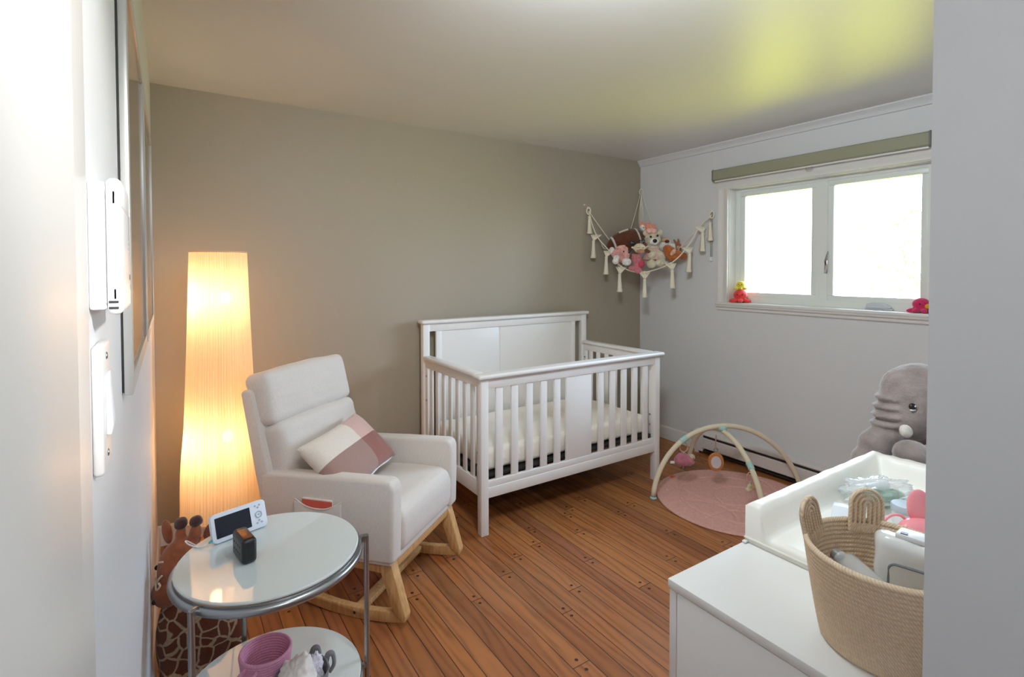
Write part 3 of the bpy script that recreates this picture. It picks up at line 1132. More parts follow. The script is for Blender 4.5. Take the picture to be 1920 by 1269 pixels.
def rope_mat(name, col, twist=180):
    m = bpy.data.materials.new(name)
    m.use_nodes = True
    k = Nodes(m)
    tc = k.n('TexCoord')
    sp = k.n('SeparateXYZ')
    k.t.links.new(tc.outputs['Object'], sp.inputs[0])
    an = k.math('ARCTAN2', sp.outputs[1], sp.outputs[0])
    w = k.math('SINE', k.math('ADD', k.math('MULTIPLY', an, float(twist)), k.math('MULTIPLY', sp.outputs[2], 900.0)))
    f = k.noise(tc.outputs['Object'], 140, 3, 0.6)
    g = k.math('ADD', k.math('MULTIPLY', w, 0.25), f)
    c = srgb(col)
    k.put(k.bsdf.inputs['Base Color'], k.ramp(g, [(0.2, tuple(x * 0.78 for x in c[:3]) + (1,)), (0.75, c)]))
    k.bsdf.inputs['Roughness'].default_value = 0.9
    k.bump(g, 0.5, 0.0015)
    return m


# pink basket and grey basket on the lower shelf
pb = thing('rope_basket', 'empty pink coiled rope basket on the lower shelf of the glass table', 'basket', (0.232, 1.722, 0.1840), 0)
M_pink_rope = rope_mat('pink_cotton_rope', (226, 158, 186), 120)
rope_basket('basket_wall', pb, M_pink_rope, 0.056, 0.074, 0.125, 16, 0.0035)
b = MB()
b.tube(smooth_path([(-0.060, -0.040, 0.112), (-0.082, -0.058, 0.108), (-0.080, -0.078, 0.100), (-0.060, -0.082, 0.098), (-0.032, -0.066, 0.112)], 6), 0.0055, 8)
b.build('handle', M_pink_rope, pb)

gb = thing('fabric_basket', 'small grey cloth basket on the lower glass shelf, filled with cloths', 'basket', (0.312, 1.585, 0.1840), 0)
M_grey = linen('grey_felt', (118, 116, 118))
b = MB().lathe([(0, 0), (0.055, 0), (0.062, 0.01), (0.071, 0.11), (0.073, 0.112), (0.069, 0.112), (0.058, 0.012), (0, 0.008)], 40)
b.fn(lambda v: v + Vector((0.004 * noise.noise(v * 30), 0.004 * noise.noise(v * 30 + Vector((3, 0, 0))), 0)))
b.build('basket_wall', M_grey, gb)
b = MB()
for q in ((0.072, 0.02, 0.110), (0.040, 0.066, 0.112)):
    p = Vector(q)
    b.tube(smooth_path([p + Vector((-0.004, 0, -0.02)), p + Vector((0.004, 0.003, 0.006)), p + Vector((0.018, 0.002, 0.004)), p + Vector((0.020, -0.006, -0.022)), p + Vector((0.006, -0.008, -0.040))], 5), 0.010, 8, flat=0.6)
b.build('handle', M_grey, gb)


def crumpled(name, m, parent, c, r, seed, amp=0.35, freq=2.0):
    t = bmesh.new()
    bmesh.ops.create_icosphere(t, subdivisions=5, radius=1)
    o_ = Vector((seed * 7.1, seed * 3.3, seed))
    for v in t.verts:
        d = v.co.normalized()
        f = noise.noise(d * freq + o_) + 0.5 * abs(noise.noise(d * freq * 2.3 + o_)) * 2 - 0.35 + 0.15 * noise.noise(d * freq * 6 + o_)
        v.co = Vector((d.x * r[0], d.y * r[1], d.z * r[2])) * (1 + amp * f) + Vector(c)
    b = MB()
    b.add(t)
    return b.build(name, m, parent, sharp=180)


M_muslin = mat('white_muslin', (228, 220, 214), 0.9, bump=(60, 0.2, 0.002))
c1 = crumpled('muslin_cloth', M_muslin, None, (0, 0, 0), (0.055, 0.062, 0.064), 2, 0.24, 1.6)
c1.location = (0.300, 1.580, 0.275)
tag(c1, 'crumpled ivory muslin cloth heaped in the grey cloth basket', 'cloth')
c2 = crumpled('bib', mat('pale_lilac_cotton', (222, 216, 228), 0.9), None, (0, 0, 0), (0.020, 0.022, 0.050), 5)
c2.location = (0.350, 1.590, 0.278)
tag(c2, 'folded pale lilac cloth at the right edge of the grey basket', 'cloth')

# ------------------------------------------------------------------ giraffe
M_giraffe = bpy.data.materials.new('giraffe_plush')
M_giraffe.use_nodes = True
k = Nodes(M_giraffe)
tc = k.n('TexCoord')
nz = k.n('TexNoise')
nz.inputs['Scale'].default_value = 12
k.t.links.new(tc.outputs['Object'], nz.inputs['Vector'])
dv = k.mix(0.04, tc.outputs['Object'], nz.outputs['Color'])
vo = k.n('TexVoronoi', feature='DISTANCE_TO_EDGE')
vo.inputs['Scale'].default_value = 21
k.t.links.new(dv, vo.inputs['Vector'])
cells = k.ramp(vo.outputs['Distance'], [(0.045, srgb((206, 178, 146))), (0.075, srgb((122, 66, 40)))])
fz = k.noise(tc.outputs['Object'], 200, 3, 0.7)
cells = k.mix(1.0, cells, k.ramp(fz, [(0.3, (0.75, 0.75, 0.75, 1)), (0.7, (1.1, 1.1, 1.1, 1))]), 'MULTIPLY')
k.put(k.bsdf.inputs['Base Color'], cells)
k.bsdf.inputs['Roughness'].default_value = 0.95
k.bsdf.inputs['Sheen Weight'].default_value = 0.3
k.bump(fz, 0.6, 0.003)


def fur(name, col, scale=180, vary=0.2, sheen=0.35):
    return mat(name, col, 0.95, vary=vary, vary_scale=scale * 0.25, bump=(scale, 0.7, 0.003), sheen=sheen)


M_gbrown = fur('rust_brown_plush', (150, 82, 48))
M_tuft = fur('dark_brown_fluff', (70, 36, 30), 300)
gir = thing('giraffe_plush', 'large plush giraffe on the floor between the left wall and the round table', 'plush toy', (0.055, 2.165, 0), -33.4)
plush('body', M_giraffe, gir, [
    ((0.030, 0.02, 0.17), (0.115, 0.085, 0.170)), ((-0.045, -0.03, 0.17), (0.056, 0.060, 0.165)),
    ((-0.022, -0.01, 0.27), (0.070, 0.060, 0.085)), ((0.125, 0.03, 0.15), (0.042, 0.045, 0.110), (0, -14, 0)),
    ((-0.040, -0.05, 0.04), (0.050, 0.075, 0.040)), ((0.07, -0.05, 0.04), (0.055, 0.085, 0.040))], 0.008, 3)
hd = plush('head', M_gbrown, gir, [
    ((-0.044, -0.02, 0.425), (0.055, 0.058, 0.092), (0, 8, 0)), ((-0.054, -0.045, 0.350), (0.052, 0.052, 0.052)),
    ((-0.020, -0.01, 0.475), (0.052, 0.045, 0.045)), ((0.005, 0.0, 0.40), (0.05, 0.05, 0.07)),
    ((-0.038, 0.0, 0.528), (0.017, 0.017, 0.034), (0, 8, 0)), ((0.014, 0.0, 0.528), (0.020, 0.020, 0.040), (0, 8, 0))], 0.006, 2)
for x, z in ((-0.036, 0.566), (0.018, 0.572)):
    plush('horn_tuft', M_tuft, hd, [((x, 0, z), (0.023, 0.020, 0.021))], 0.004, 1, fuzz=0.012)
b = MB()
b.ell((-0.092, 0.01, 0.530), (0.019, 0.008, 0.044), (0, -8, 0))
b.build('ear', M_gbrown, hd)
b = MB()
b.ell((0.055, 0.02, 0.530), (0.018, 0.008, 0.036), (0, 30, 0))
b.build('ear', M_gbrown, hd)
b = MB()
b.ell((-0.092, -0.045, 0.432), 0.0085, seg=12)
b.build('eye', M_black, hd)
MB().ell((-0.074, -0.092, 0.338), (0.0065, 0.005, 0.0085), (0, 10, 0), seg=12).build('nostril', M_black, hd)
b = MB()
for P_ in ([(-0.084, -0.052, 0.452), (-0.068, -0.066, 0.462), (-0.054, -0.070, 0.466)],
           [(-0.093, -0.05, 0.400), (-0.078, -0.070, 0.395), (-0.064, -0.079, 0.412), (-0.052, -0.080, 0.424)],
           [(-0.080, -0.072, 0.398), (-0.068, -0.086, 0.378), (-0.055, -0.087, 0.392), (-0.064, -0.082, 0.400)]):
    b.tube(smooth_path(P_, 4), 0.0034, 6)
b.build('face_marking', fur('cream_felt', (220, 196, 168)), hd)

# ------------------------------------------------------------------ left wall: pictures, intercom, switch
M_silver = mat('silver_frame', (196, 196, 192), 0.35, metal=0.3)
M_print = mat('dark_taupe_print', (96, 84, 74), 0.4)
for i, (y0, y1, lab) in enumerate(((1.06, 1.76, 'large silver picture frame on the left wall, nearest the doorway'), (1.82, 2.60, 'silver picture frame on the left wall, nearest the lamp corner'))):
    z0, z1 = 1.262, 2.00
    pf = thing('picture_frame', lab, 'picture', (XL, (y0 + y1) / 2, (z0 + z1) / 2), group='silver frames on the left wall')
    hw_, hh = (y1 - y0) / 2, (z1 - z0) / 2
    b = MB()
    b.box((0.003, -hw_, -hh), (0.0155, -hw_ + 0.03, hh), 0.002)
    b.box((0.003, hw_ - 0.03, -hh), (0.0155, hw_, hh), 0.002)
    b.box((0.003, -hw_ + 0.03, -hh), (0.0155, hw_ - 0.03, -hh + 0.03), 0.002)
    b.box((0.003, -hw_ + 0.03, hh - 0.03), (0.0155, hw_ - 0.03, hh), 0.002)
    b.build('frame', M_silver, pf)
    MB().box((0.0005, -hw_ + 0.004, -hh + 0.004), (0.003, hw_ - 0.004, hh - 0.004)).build('backing', M_dark, pf)
    MB().box((0.003, -hw_ + 0.03, -hh + 0.03), (0.011, hw_ - 0.03, hh - 0.03)).build('glazed_print', mat('glazed_taupe_print', (132, 112, 94), 0.08, spec=0.7), pf)

ic = thing('intercom', 'white wall intercom handset mounted beside the door frame', 'intercom', (XL, 0.66, 1.425))
M_gloss = mat('glossy_white_plastic', (240, 240, 240), 0.25)
b = MB().box((0.0, 0.0, 0.003), (0.0145, 0.40, 0.132), 0.003)
b.build('base', M_gloss, ic)
b = MB()
b.box((0.0145, -0.003, -0.002), (0.028, 0.115, 0.030), 0.006, seg=3)
b.box((0.0145, -0.003, 0.104), (0.028, 0.115, 0.136), 0.006, seg=3)
b.box((0.0148, -0.003, 0.010), (0.027, 0.112, 0.126), 0.004, seg=3)
hs = b.build('handset', M_gloss, ic)
b = MB()
b.box((0.016, -0.0038, 0.004), (0.024, -0.0028, 0.0062))
b.box((0.016, -0.0038, 0.010), (0.024, -0.0028, 0.0122))
b.build('speaker_slot', M_dark, hs)
b = MB()
for i in range(4):
    b.box((0.0145, 0.20 + i * 0.045, 0.012), (0.0165, 0.225 + i * 0.045, 0.020), 0.0008)
    b.box((0.0145, 0.20 + i * 0.045, 0.028), (0.0165, 0.225 + i * 0.045, 0.036), 0.0008)
b.build('buttons', mat('grey_keys', (120, 120, 120), 0.4), ic)
b = MB()
for i in range(3):
    for j in range(3):
        b.box((0.0145, 0.30 + i * 0.02, 0.070 + j * 0.008), (0.015, 0.314 + i * 0.02, 0.073 + j * 0.008))
b.build('grille', M_white, ic)

sw = thing('light_switch', 'cream light switch plate on the left wall below the intercom', 'light switch', (XL, 0.70, 1.325))
MB().box((0, -0.037, -0.066), (0.0095, 0.042, 0.066), 0.004, seg=3).build('plate', M_trim, sw)
MB().prism([(0.0095, -0.030), (0.0095, 0.034), (0.012, 0.034), (0.0155, -0.020), (0.014, -0.030)], 'y', -0.012, 0.016, 0.001).build('rocker', M_ivory, sw)
for z in (-0.052, 0.052):
    MB().ell((0.0095, 0.002, z), (0.0015, 0.004, 0.004), seg=10).build('screw', M_steel, sw)

# ------------------------------------------------------------------ dresser
M_lac = mat('white_furniture_lacquer', (232, 232, 230), 0.28)
dr = thing('dresser', 'low white dresser beside the doorway carrying the changing pad', 'dresser', (1.71, 0.512, 0))
DX, DY = 0.788, 0.255
MB().box((-DX - 0.002, -DY, 0.760), (DX + 0.002, DY, 0.780), 0.002).build('top', M_lac, dr)
for sx in (-1, 1):
    x0, x1 = (-DX, -DX + 0.018) if sx < 0 else (DX - 0.018, DX)
    MB().box((x0, -DY + 0.002, 0.0), (x1, DY - 0.024, 0.758), 0.001).build('side_panel', M_lac, dr)
MB().box((-DX + 0.018, -DY + 0.002, 0.0), (DX - 0.018, -DY + 0.008, 0.758)).build('back_panel', M_lac, dr)
for c in range(2):
    for r_ in range(3):
        x0 = -DX + 0.002 + c * DX
        z0 = 0.04 + r_ * 0.240
        d_ = MB().box((x0, DY - 0.021, z0), (x0 + DX - 0.004, DY - 0.002, z0 + 0.236), 0.001)
        d_.build('drawer', M_lac, dr)
MB().box((-DX + 0.018, DY - 0.05, 0.0), (DX - 0.018, DY - 0.03, 0.04)).build('plinth', M_lac, dr)

# ------------------------------------------------------------------ changing pad
pad = thing('changing_pad', 'white padded changing mat with raised sides on the dresser', 'changing pad', (1.555, 0.560, 0.7805))


def sstep(a, b_, x):
    t = max(0, min(1, (x - a) / (b_ - a)))
    return t * t * (3 - 2 * t)


PLX, PLY = 0.345, 0.205
t_ = bmesh.new()
NX, NY = 110, 66
g = []
for i in range(NX + 1):
    rowv = []
    for j in range(NY + 1):
        x = -PLX + 2 * PLX * i / NX
        y = -PLY + 2 * PLY * j / NY
        wy = 1 - sstep(0.034, 0.062, PLY - y)
        wy2 = 1 - sstep(0.034, 0.062, y + PLY)
        wx = 1 - sstep(0.034, 0.075, PLX - x)
        w_ = max(wy, wy2, wx)
        z = 0.030 + 0.072 * w_
        edge = min(PLX - abs(x), PLY - abs(y))
        z -= 0.010 * (1 - sstep(0, 0.012, edge))
        z += 0.0022 * noise.noise(Vector((x * 16, y * 40, 3))) * (0.3 + w_)
        z += 0.004 * noise.noise(Vector((x * 7 + y * 22, y * 8, 8))) * (1 - w_) * (1 - wx)
        rowv.append(t_.verts.new((x, y, z)))
    g.append(rowv)
for i in range(NX):
    for j in range(NY):
        t_.faces.new((g[i][j], g[i + 1][j], g[i + 1][j + 1], g[i][j + 1]))
rim = [g[i][0] for i in range(NX + 1)] + [g[NX][j] for j in range(1, NY + 1)] + [g[i][NY] for i in range(NX - 1, -1, -1)] + [g[0][j] for j in range(NY - 1, 0, -1)]
low = [t_.verts.new((v.co.x, v.co.y, 0.0)) for v in rim]
for i in range(len(rim)):
    j = (i + 1) % len(rim)
    t_.faces.new((rim[i], low[i], low[j], rim[j]))
t_.faces.new(low[::-1])
bmesh.ops.recalc_face_normals(t_, faces=t_.faces)
M_vinyl = mat('white_pad_vinyl', (240, 238, 230), 0.38, coat=0.15, bump=(45, 0.12, 0.002))
b = MB()
b.add(t_)
b.build('pad_body', M_vinyl, pad, sharp=70)
b = MB()
b.tube([(-PLX - 0.002, -PLY, 0.012), (-PLX - 0.002, PLY, 0.012)], 0.003, 8)
b.tube([(-PLX, PLY + 0.001, 0.010), (PLX, PLY + 0.001, 0.010)], 0.003, 8)
b.build('piping', mat('white_piping', (226, 224, 214), 0.5), pad)
cl = MB().box((-0.008, -0.006, 0), (0.008, 0.004, 0.004), 0.001).build('pad_tab', M_white, pad)
cl.location = (-PLX - 0.006, PLY - 0.004, 0.002)

# ------------------------------------------------------------------ large rope basket with ears
M_rope = rope_mat('natural_cotton_rope', (228, 204, 174), 150)
rb_ = thing('rope_basket', 'large beige coiled rope basket with two ears on the dresser', 'basket', (1.088, 0.408, 0.7805), 0)
rope_basket('basket_wall', rb_, M_rope, 0.104, 0.133, 0.172, 21, 0.0042, seg=96)


def ear(azim, lean, h, roll=0.0, yaw=0.0):
    """flat ear of nested rope loops, sewn inside the rim"""
    b = MB()
    w = 0.031
    for kk in range(4):
        r_ = w - kk * 0.0085
        if r_ < 0.003:
            break
        pts = [(-r_, 0, -0.012)]
        for i in range(13):
            a = PI - PI * i / 12
            pts.append((r_ * math.cos(a), 0, h - w + r_ * math.sin(a)))
        pts.append((r_, 0, -0.012))
        b.tube(pts, 0.0047, 8, flat=0.75)
    b.box((-0.0345, -0.003, -0.014), (0.0345, 0.003, 0.006), 0.002)
    a = R(azim)
    M = Matrix.Translation((math.cos(a) * 0.119, math.sin(a) * 0.119, 0.163)) @ Matrix.Rotation(a - PI / 2 + R(yaw), 4, 'Z') @ Matrix.Rotation(R(lean), 4, 'X') @ Matrix.Rotation(R(roll), 4, 'Y')
    b.bm.transform(M)
    return b.build('ear', M_rope, rb_)


ear(103, -6, 0.074, -12, -12)
ear(38, -4, 0.074, 3, 14)

M_clear = bpy.data.materials.new('clear_plastic_film')
M_clear.use_nodes = True
k = Nodes(M_clear)
k.bsdf.inputs['Base Color'].default_value = (0.85, 0.9, 0.92, 1)
k.bsdf.inputs['Roughness'].default_value = 0.08
trn = k.n('BsdfTransparent')
mxx = k.n('MixShader')
mxx.inputs[0].default_value = 0.62
k.t.links.new(k.bsdf.outputs[0], mxx.inputs[1])
k.t.links.new(trn.outputs[0], mxx.inputs[2])
k.t.links.new(mxx.outputs[0], k.out.inputs[0])
# clear tube standing in the basket
tb = thing('clear_bottle', 'clear plastic tube lying inside the beige rope basket', 'bottle', (1.035, 0.372, 0.888), 0, rot=(R(78), 0, R(161)))
MB().lathe([(0, 0), (0.020, 0.002), (0.022, 0.01), (0.022, 0.10), (0.014, 0.112), (0.014, 0.118)], 28).build('tube', M_clear, tb)
MB().lathe([(0.011, 0.116), (0.011, 0.130), (0.0075, 0.130), (0.0075, 0.116)], 20, closed=True).build('neck_ring', mat('smoke_grey_plastic', (120, 118, 114), 0.3), tb)
# wipes pack in the basket
wp = thing('wipes_pack', 'white plastic pack with a grey outline standing in the beige rope basket', 'pack', (1.100, 0.372, 0.800), 14)
t_ = bmesh.new()
bmesh.ops.create_cube(t_, size=1, matrix=Matrix.Translation((0, 0, 0.095)) @ Matrix.Diagonal((0.052, 0.115, 0.188, 1)))
bmesh.ops.bevel(t_, geom=t_.edges[:], offset=0.018, segments=4, profile=0.5, affect='EDGES')
bmesh.ops.subdivide_edges(t_, edges=[e for e in t_.edges if e.calc_length() > 0.03], cuts=10, use_grid_fill=True)
for v in t_.verts:
    v.co += v.normal * 0.0 + Vector((0.005 * noise.noise(v.co * 26), 0.005 * noise.noise(v.co * 30 + Vector((4, 0, 0))), 0.004 * noise.noise(v.co * 40)))
b = MB()
b.add(t_)
b.build('pack', mat('satin_white_film', (226, 228, 226), 0.25, coat=0.3), wp, sharp=60)
b = MB()
b.tube([(-0.0275, y, z) for y, z in rrect(0.066, 0.070, 0.012, 0.0, 0.110)], 0.0022, 6, closed=True)
b.build('printed_outline', mat('grey_print', (120, 124, 130), 0.5), wp)
b = MB()
b.prism([(-0.02, -0.03), (0.016, -0.034), (0.020, 0.02), (-0.014, 0.026)], 'z', 0.187, 0.196, 0.002)
b.build('flap', M_white, wp)
MB().box((-0.012, 0.008, 0.196), (-0.003, 0.018, 0.1975)).build('black_mark', M_black, wp)

# ------------------------------------------------------------------ things lying on the changing pad
bag = thing('plastic_bag', 'clear plastic bag with a green packet on the far end of the changing pad', 'bag', (1.640, 0.640, 0.818), -20)
o = crumpled('film', M_clear, bag, (0, 0, 0.032), (0.10, 0.055, 0.034), 11, 0.3, 2.2)
b = MB()
b.box((-0.055, -0.026, 0.006), (0.068, 0.016, 0.030), 0.008)
b.build('green_packet', mat('green_packet', (58, 138, 84), 0.35), bag)
b = MB()
b.box((-0.045, 0.012, 0.016), (0.06, 0.03, 0.046), 0.006)
b.build('white_packet', M_white, bag)
jar = thing('cream_jar', 'small white jar with grey lid on the pad beside the pink silicone piece', 'jar', (1.563, 0.548, 0.8145))
MB().lathe([(0, 0), (0.026, 0), (0.028, 0.004), (0.028, 0.034), (0, 0.034)], 36).build('body', M_white, jar)
MB().lathe([(0, 0.0345), (0.030, 0.0345), (0.031, 0.037), (0.031, 0.050), (0.029, 0.053), (0, 0.053)], 36).build('lid', mat('pale_grey_lid', (178, 190, 198), 0.35), jar)
pk = thing('silicone_teether', 'pink silicone piece with a rounded ear and thin loop on the changing pad', 'teether', (1.452, 0.492, 0.8145), -33)
M_sil = mat('pink_silicone', (240, 150, 158), 0.4, spec=0.5)
b = MB()
b.ell((0.010, 0.0, 0.035), (0.050, 0.026, 0.034), seg=28)
b.build('body', M_sil, pk)
b = MB()
b.ell((0.022, 0.010, 0.088), (0.030, 0.009, 0.046), (0, -14, 0), seg=28)
b.build('ear', M_sil, pk)
b = MB()
b.tube([(-0.034 + 0.030 * math.cos(R(a)), 0.012, 0.042 + 0.030 * math.sin(R(a))) for a in range(0, 360, 12)], 0.0032, 8, closed=True)
b.build('loop', M_sil, pk)
red = crumpled('red_ribbon', mat('red_ribbon', (190, 40, 44), 0.5), None, (0, 0, 0), (0.010, 0.006, 0.010), 4, 0.6)
red.location = (1.448, 0.545, 0.826)
tag(red, 'tiny red scrap behind the pink loop on the changing pad', 'ribbon')
wt = thing('white_tube', 'white plastic sheet bag lying on the pad behind the rope basket ears', 'tube', (1.470, 0.655, 0.812), 20)
b = MB()
b.prism([(-0.060, 0.0), (0.045, 0.0), (0.050, 0.010), (0.035, 0.028), (0.005, 0.030), (-0.03, 0.012), (-0.058, 0.008)], 'y', -0.022, 0.022, 0.004)
b.build('tube', mat('bluish_white_plastic', (222, 230, 238), 0.3), wt)
MB().lathe([(0, 0), (0.004, 0), (0.004, 0.003), (0, 0.003)], 12, Matrix.Translation((-0.045, 0, 0.012))).build('dot', M_black, wt)
wt['label'] = 'white plastic tube with a dark dot lying on the pad behind the basket ears'

# ------------------------------------------------------------------ elephant
M_ele = mat('grey_elephant_plush', (142, 129, 124), 0.9, vary=0.28, vary_scale=14, bump=(160, 0.7, 0.004), sheen=0.6)
M_ele2 = mat('pale_inner_ear_plush', (176, 160, 154), 0.9, bump=(160, 0.4, 0.003), sheen=0.4)
el = thing('elephant_plush', 'big grey plush elephant sitting at the far end of the changing pad', 'plush toy', (2.197, 0.700, 0.7805), -33.4)
plush('body', M_ele, el, [
    ((0.04, 0.02, 0.095), (0.115, 0.085, 0.098)),
    ((0.010, 0.0, 0.232), (0.150, 0.105, 0.124)),          # head
    ((-0.070, 0.0, 0.205), (0.098, 0.082, 0.110)),
    ((-0.094, 0.0, 0.268), (0.072, 0.072, 0.080)), ((-0.045, 0.0, 0.285), (0.095, 0.09, 0.076)),
    # ridges of the trunk
    ((-0.128, 0.0, 0.244), (0.060, 0.058, 0.0135)),
    ((-0.134, 0.0, 0.213), (0.060, 0.058, 0.0135)),
    ((-0.138, 0.0, 0.183), (0.062, 0.057, 0.0135)),
    ((-0.143, 0.0, 0.154), (0.062, 0.056, 0.0140)),
    ((-0.118, 0.0, 0.20), (0.055, 0.050, 0.080)),
    ((-0.150, 0.0, 0.112), (0.062, 0.052, 0.046)),
    ((-0.190, 0.0, 0.078), (0.056, 0.050, 0.058)),
    ((-0.218, -0.01, 0.038), (0.056, 0.050, 0.038)),
], 0.0065, 2, fuzz=0.004)
plush('arm', M_ele, el, [
    ((-0.075, -0.115, 0.062), (0.110, 0.055, 0.055), (0, -10, 0)), ((-0.150, -0.110, 0.086), (0.055, 0.048, 0.044), (0, 10, 0)),
    ((0.02, -0.10, 0.050), (0.100, 0.06, 0.052))], 0.0065, 2, fuzz=0.004)
plush('ear', M_ele2, el, [((0.010, -0.105, 0.165), (0.050, 0.020, 0.080), (0, -12, 8)), ((0.050, -0.10, 0.22), (0.060, 0.020, 0.07))], 0.006, 2)
b = MB()
b.ell((-0.120, -0.072, 0.230), (0.0110, 0.008, 0.0115), seg=16)
b.build('eye', mat('glossy_brown_eye', (30, 24, 22), 0.1), el)
b = MB()
b.ell((-0.116, -0.0795, 0.233), (0.003, 0.002, 0.003), seg=10)
b.ell((-0.120, -0.074, 0.2195), (0.010, 0.004, 0.0035), seg=10)
b.build('eye_glint', M_white, el)
b = MB()
b.ell((-0.145, -0.078, 0.150), (0.019, 0.018, 0.022), (0, -20, 0), seg=16)
b.build('tusk', fur('white_felt', (214, 208, 200)), el)

# ------------------------------------------------------------------ play mat and activity arch
mat_thing = thing('play_mat', 'round dusty pink quilted play mat on the wooden floor', 'play mat', (2.99, 1.96, 0.0005))
t_ = bmesh.new()
rings = []
NS = 200
prof = [(0.0, 0.012), (0.06, 0.012)] + [(0.06 + 0.40 * i / 80, 0.012) for i in range(1, 81)] + [(0.470, 0.0115), (0.480, 0.009), (0.485, 0.005), (0.483, 0.001), (0.476, 0.0)]
for r_, z in prof:
    if r_ == 0:
        rings.append([t_.verts.new((0, 0, z))])
        continue
    ring = []
    for i in range(NS):
        a = 2 * PI * i / NS
        x, y = r_ * math.cos(a), r_ * math.sin(a)
        dz = 0
        if z > 0.010:
            # stitched scallops: seams sink a little
            for (cx_, cy_, cr_) in ((0.05, -0.02, 0.17), (0.12, 0.16, 0.30), (-0.28, -0.26, 0.20), (-0.10, -0.36, 0.20), (-0.36, -0.02, 0.19), (0.0, 0.0, 0.34)):
                dd = abs(math.hypot(x - cx_, y - cy_) - cr_)
                dz = min(dz, -0.0075 * math.exp(-(dd / 0.007) ** 2))
            dz += 0.0012 * noise.noise(Vector((x * 9, y * 9, 0)))
        ring.append(t_.verts.new((x, y, z + dz)))
    rings.append(ring)
for A_, B_ in zip(rings, rings[1:]):
    for i in range(NS):
        j = (i + 1) % NS
        if len(A_) == 1:
            t_.faces.new((A_[0], B_[i], B_[j]))
        else:
            t_.faces.new((A_[i], B_[i], B_[j], A_[j]))
t_.faces.new(rings[-1][::-1])
bmesh.ops.recalc_face_normals(t_, faces=t_.faces)
b = MB()
b.add(t_)
M_mat = bpy.data.materials.new('dusty_pink_cotton')
M_mat.use_nodes = True
k = Nodes(M_mat)
v_ = k.coord()
vor = k.n('TexVoronoi', feature='F1')
vor.inputs['Scale'].default_value = 14
k.t.links.new(v_, vor.inputs['Vector'])
sprig = k.math('MULTIPLY', k.math('LESS_THAN', vor.outputs['Distance'], 0.16), k.math('GREATER_THAN', k.noise(v_, 90, 2), 0.55))
nn = k.noise(v_, 60, 4, 0.7)
base = k.ramp(nn, [(0.3, srgb((208, 156, 146))), (0.7, srgb((224, 174, 163)))])
k.put(k.bsdf.inputs['Base Color'], k.mix(sprig, base, srgb((236, 196, 178))))
k.bsdf.inputs['Roughness'].default_value = 0.92
k.bump(nn, 0.3, 0.002)
b.build('quilt', M_mat, mat_thing, sharp=180)
MB().box((-0.02, -0.012, 0), (0.02, 0.012, 0.002), 0.0006).build('care_tag', mat('red_tag', (214, 90, 70), 0.7), mat_thing, (-0.055, 0.452, 0.0115), (0, 0, R(10)))

arch = thing('play_arch', 'cream padded activity arch with mint clips standing over the pink play mat', 'activity arch', (3.05, 2.10, 0))
M_arch = mat('cream_cotton_sleeve', (222, 210, 184), 0.9, bump=(90, 0.4, 0.002))
M_mint = mat('mint_rubber', (168, 204, 196), 0.6)


def arch_curve(a, c, apex, n=56):
    """from foot a over apex to foot c, close to a bent rod"""
    a, c, apex = Vector(a), Vector(c), Vector(apex)
    out = []
    for i in range(n + 1):
        th = PI * i / n
        s_ = 0.5 - 0.5 * math.cos(th)
        s_ = 0.55 * s_ + 0.45 * (i / n)
        base_ = a.lerp(c, s_)
        off = apex - a.lerp(c, 0.5)
        h = math.sin(th) ** 0.82
        out.append(Vector((base_.x, base_.y, 0)) + Vector((off.x * h, off.y * h, 0.016 + off.z * h)))
    return out


F1, F3 = (-0.475, 0.165, 0), (0.440, -0.290, 0)
F2, F4 = (-0.170, -0.400, 0.0128), (0.185, 0.410, 0)
curve1 = arch_curve(F1, F3, (0.0, 0.0, 0.415))
curve2 = arch_curve(F2, F4, (0.0, 0.0, 0.388))
MB().tube(curve1, 0.016, 14).build('padded_arch', M_arch, arch, sharp=180)
MB().tube(curve2, 0.016, 14).build('padded_arch', M_arch, arch, sharp=180)


def sleeve(curve, i, name='clip', L=2):
    p = curve[i - L // 2: i + L // 2 + 1]
    return MB().tube(p, 0.0195, 14).build(name, M_mint, arch)


MB().ell((0, 0, 0.416), (0.032, 0.032, 0.024), seg=18).build('centre_joint', M_mint, arch)
sleeve(curve1, 16)
sleeve(curve2, 12)
for f in (F1, F2, F3, F4):
    v = Vector(f).normalized()
    MB().lathe([(0, 0), (0.020, 0), (0.022, 0.004), (0.018, 0.012), (0, 0.014)], 20, Matrix.Translation((f[0], f[1], f[2] + 0.0005)) @ Matrix.Rotation(0, 4, 'Z')).build('foot', M_mint, arch)


def arch_pt(v):
    return Vector((3.05, 2.10, 0)) + v


M_peach = mat('peach_silicone', (206, 150, 128), 0.5)
M_straps = mat('dusty_pink_ribbon', (190, 150, 138), 0.8)
# pink bird hanging from the left clip
hp = arch_pt(curve1[16]) - Vector((0, 0, 0.020))
bird = thing('bird_toy', 'mauve plush bird hanging by a peach ring from the play arch', 'hanging toy', hp, -33.4)
b = MB()
b.tube([(0.026 * math.cos(R(a)), 0.0, -0.032 + 0.030 * math.sin(R(a))) for a in range(0, 360, 12)], 0.0045, 8, closed=True)
b.build('ring', M_peach, bird)
b = MB()
b.tube([(0, 0, -0.060), (0.0, 0, -0.078)], 0.006, 8)
b.build('strap', M_mint, bird)
plush('body', fur('mauve_plush', (184, 110, 124)), bird, [((0.0, 0, -0.118), (0.064, 0.040, 0.036), (0, 4, 0)), ((-0.005, 0, -0.104), (0.045, 0.038, 0.036)), ((0.045, 0, -0.128), (0.026, 0.025, 0.020))], 0.004, 2)
b = MB()
b.ell((0.052, 0.0, -0.096), (0.022, 0.020, 0.020), (0, 10, 0), seg=16)
b.build('head', fur('beige_felt', (190, 172, 148)), bird)
b = MB()
b.ell((0.058, -0.018, -0.098), 0.0035, seg=10)
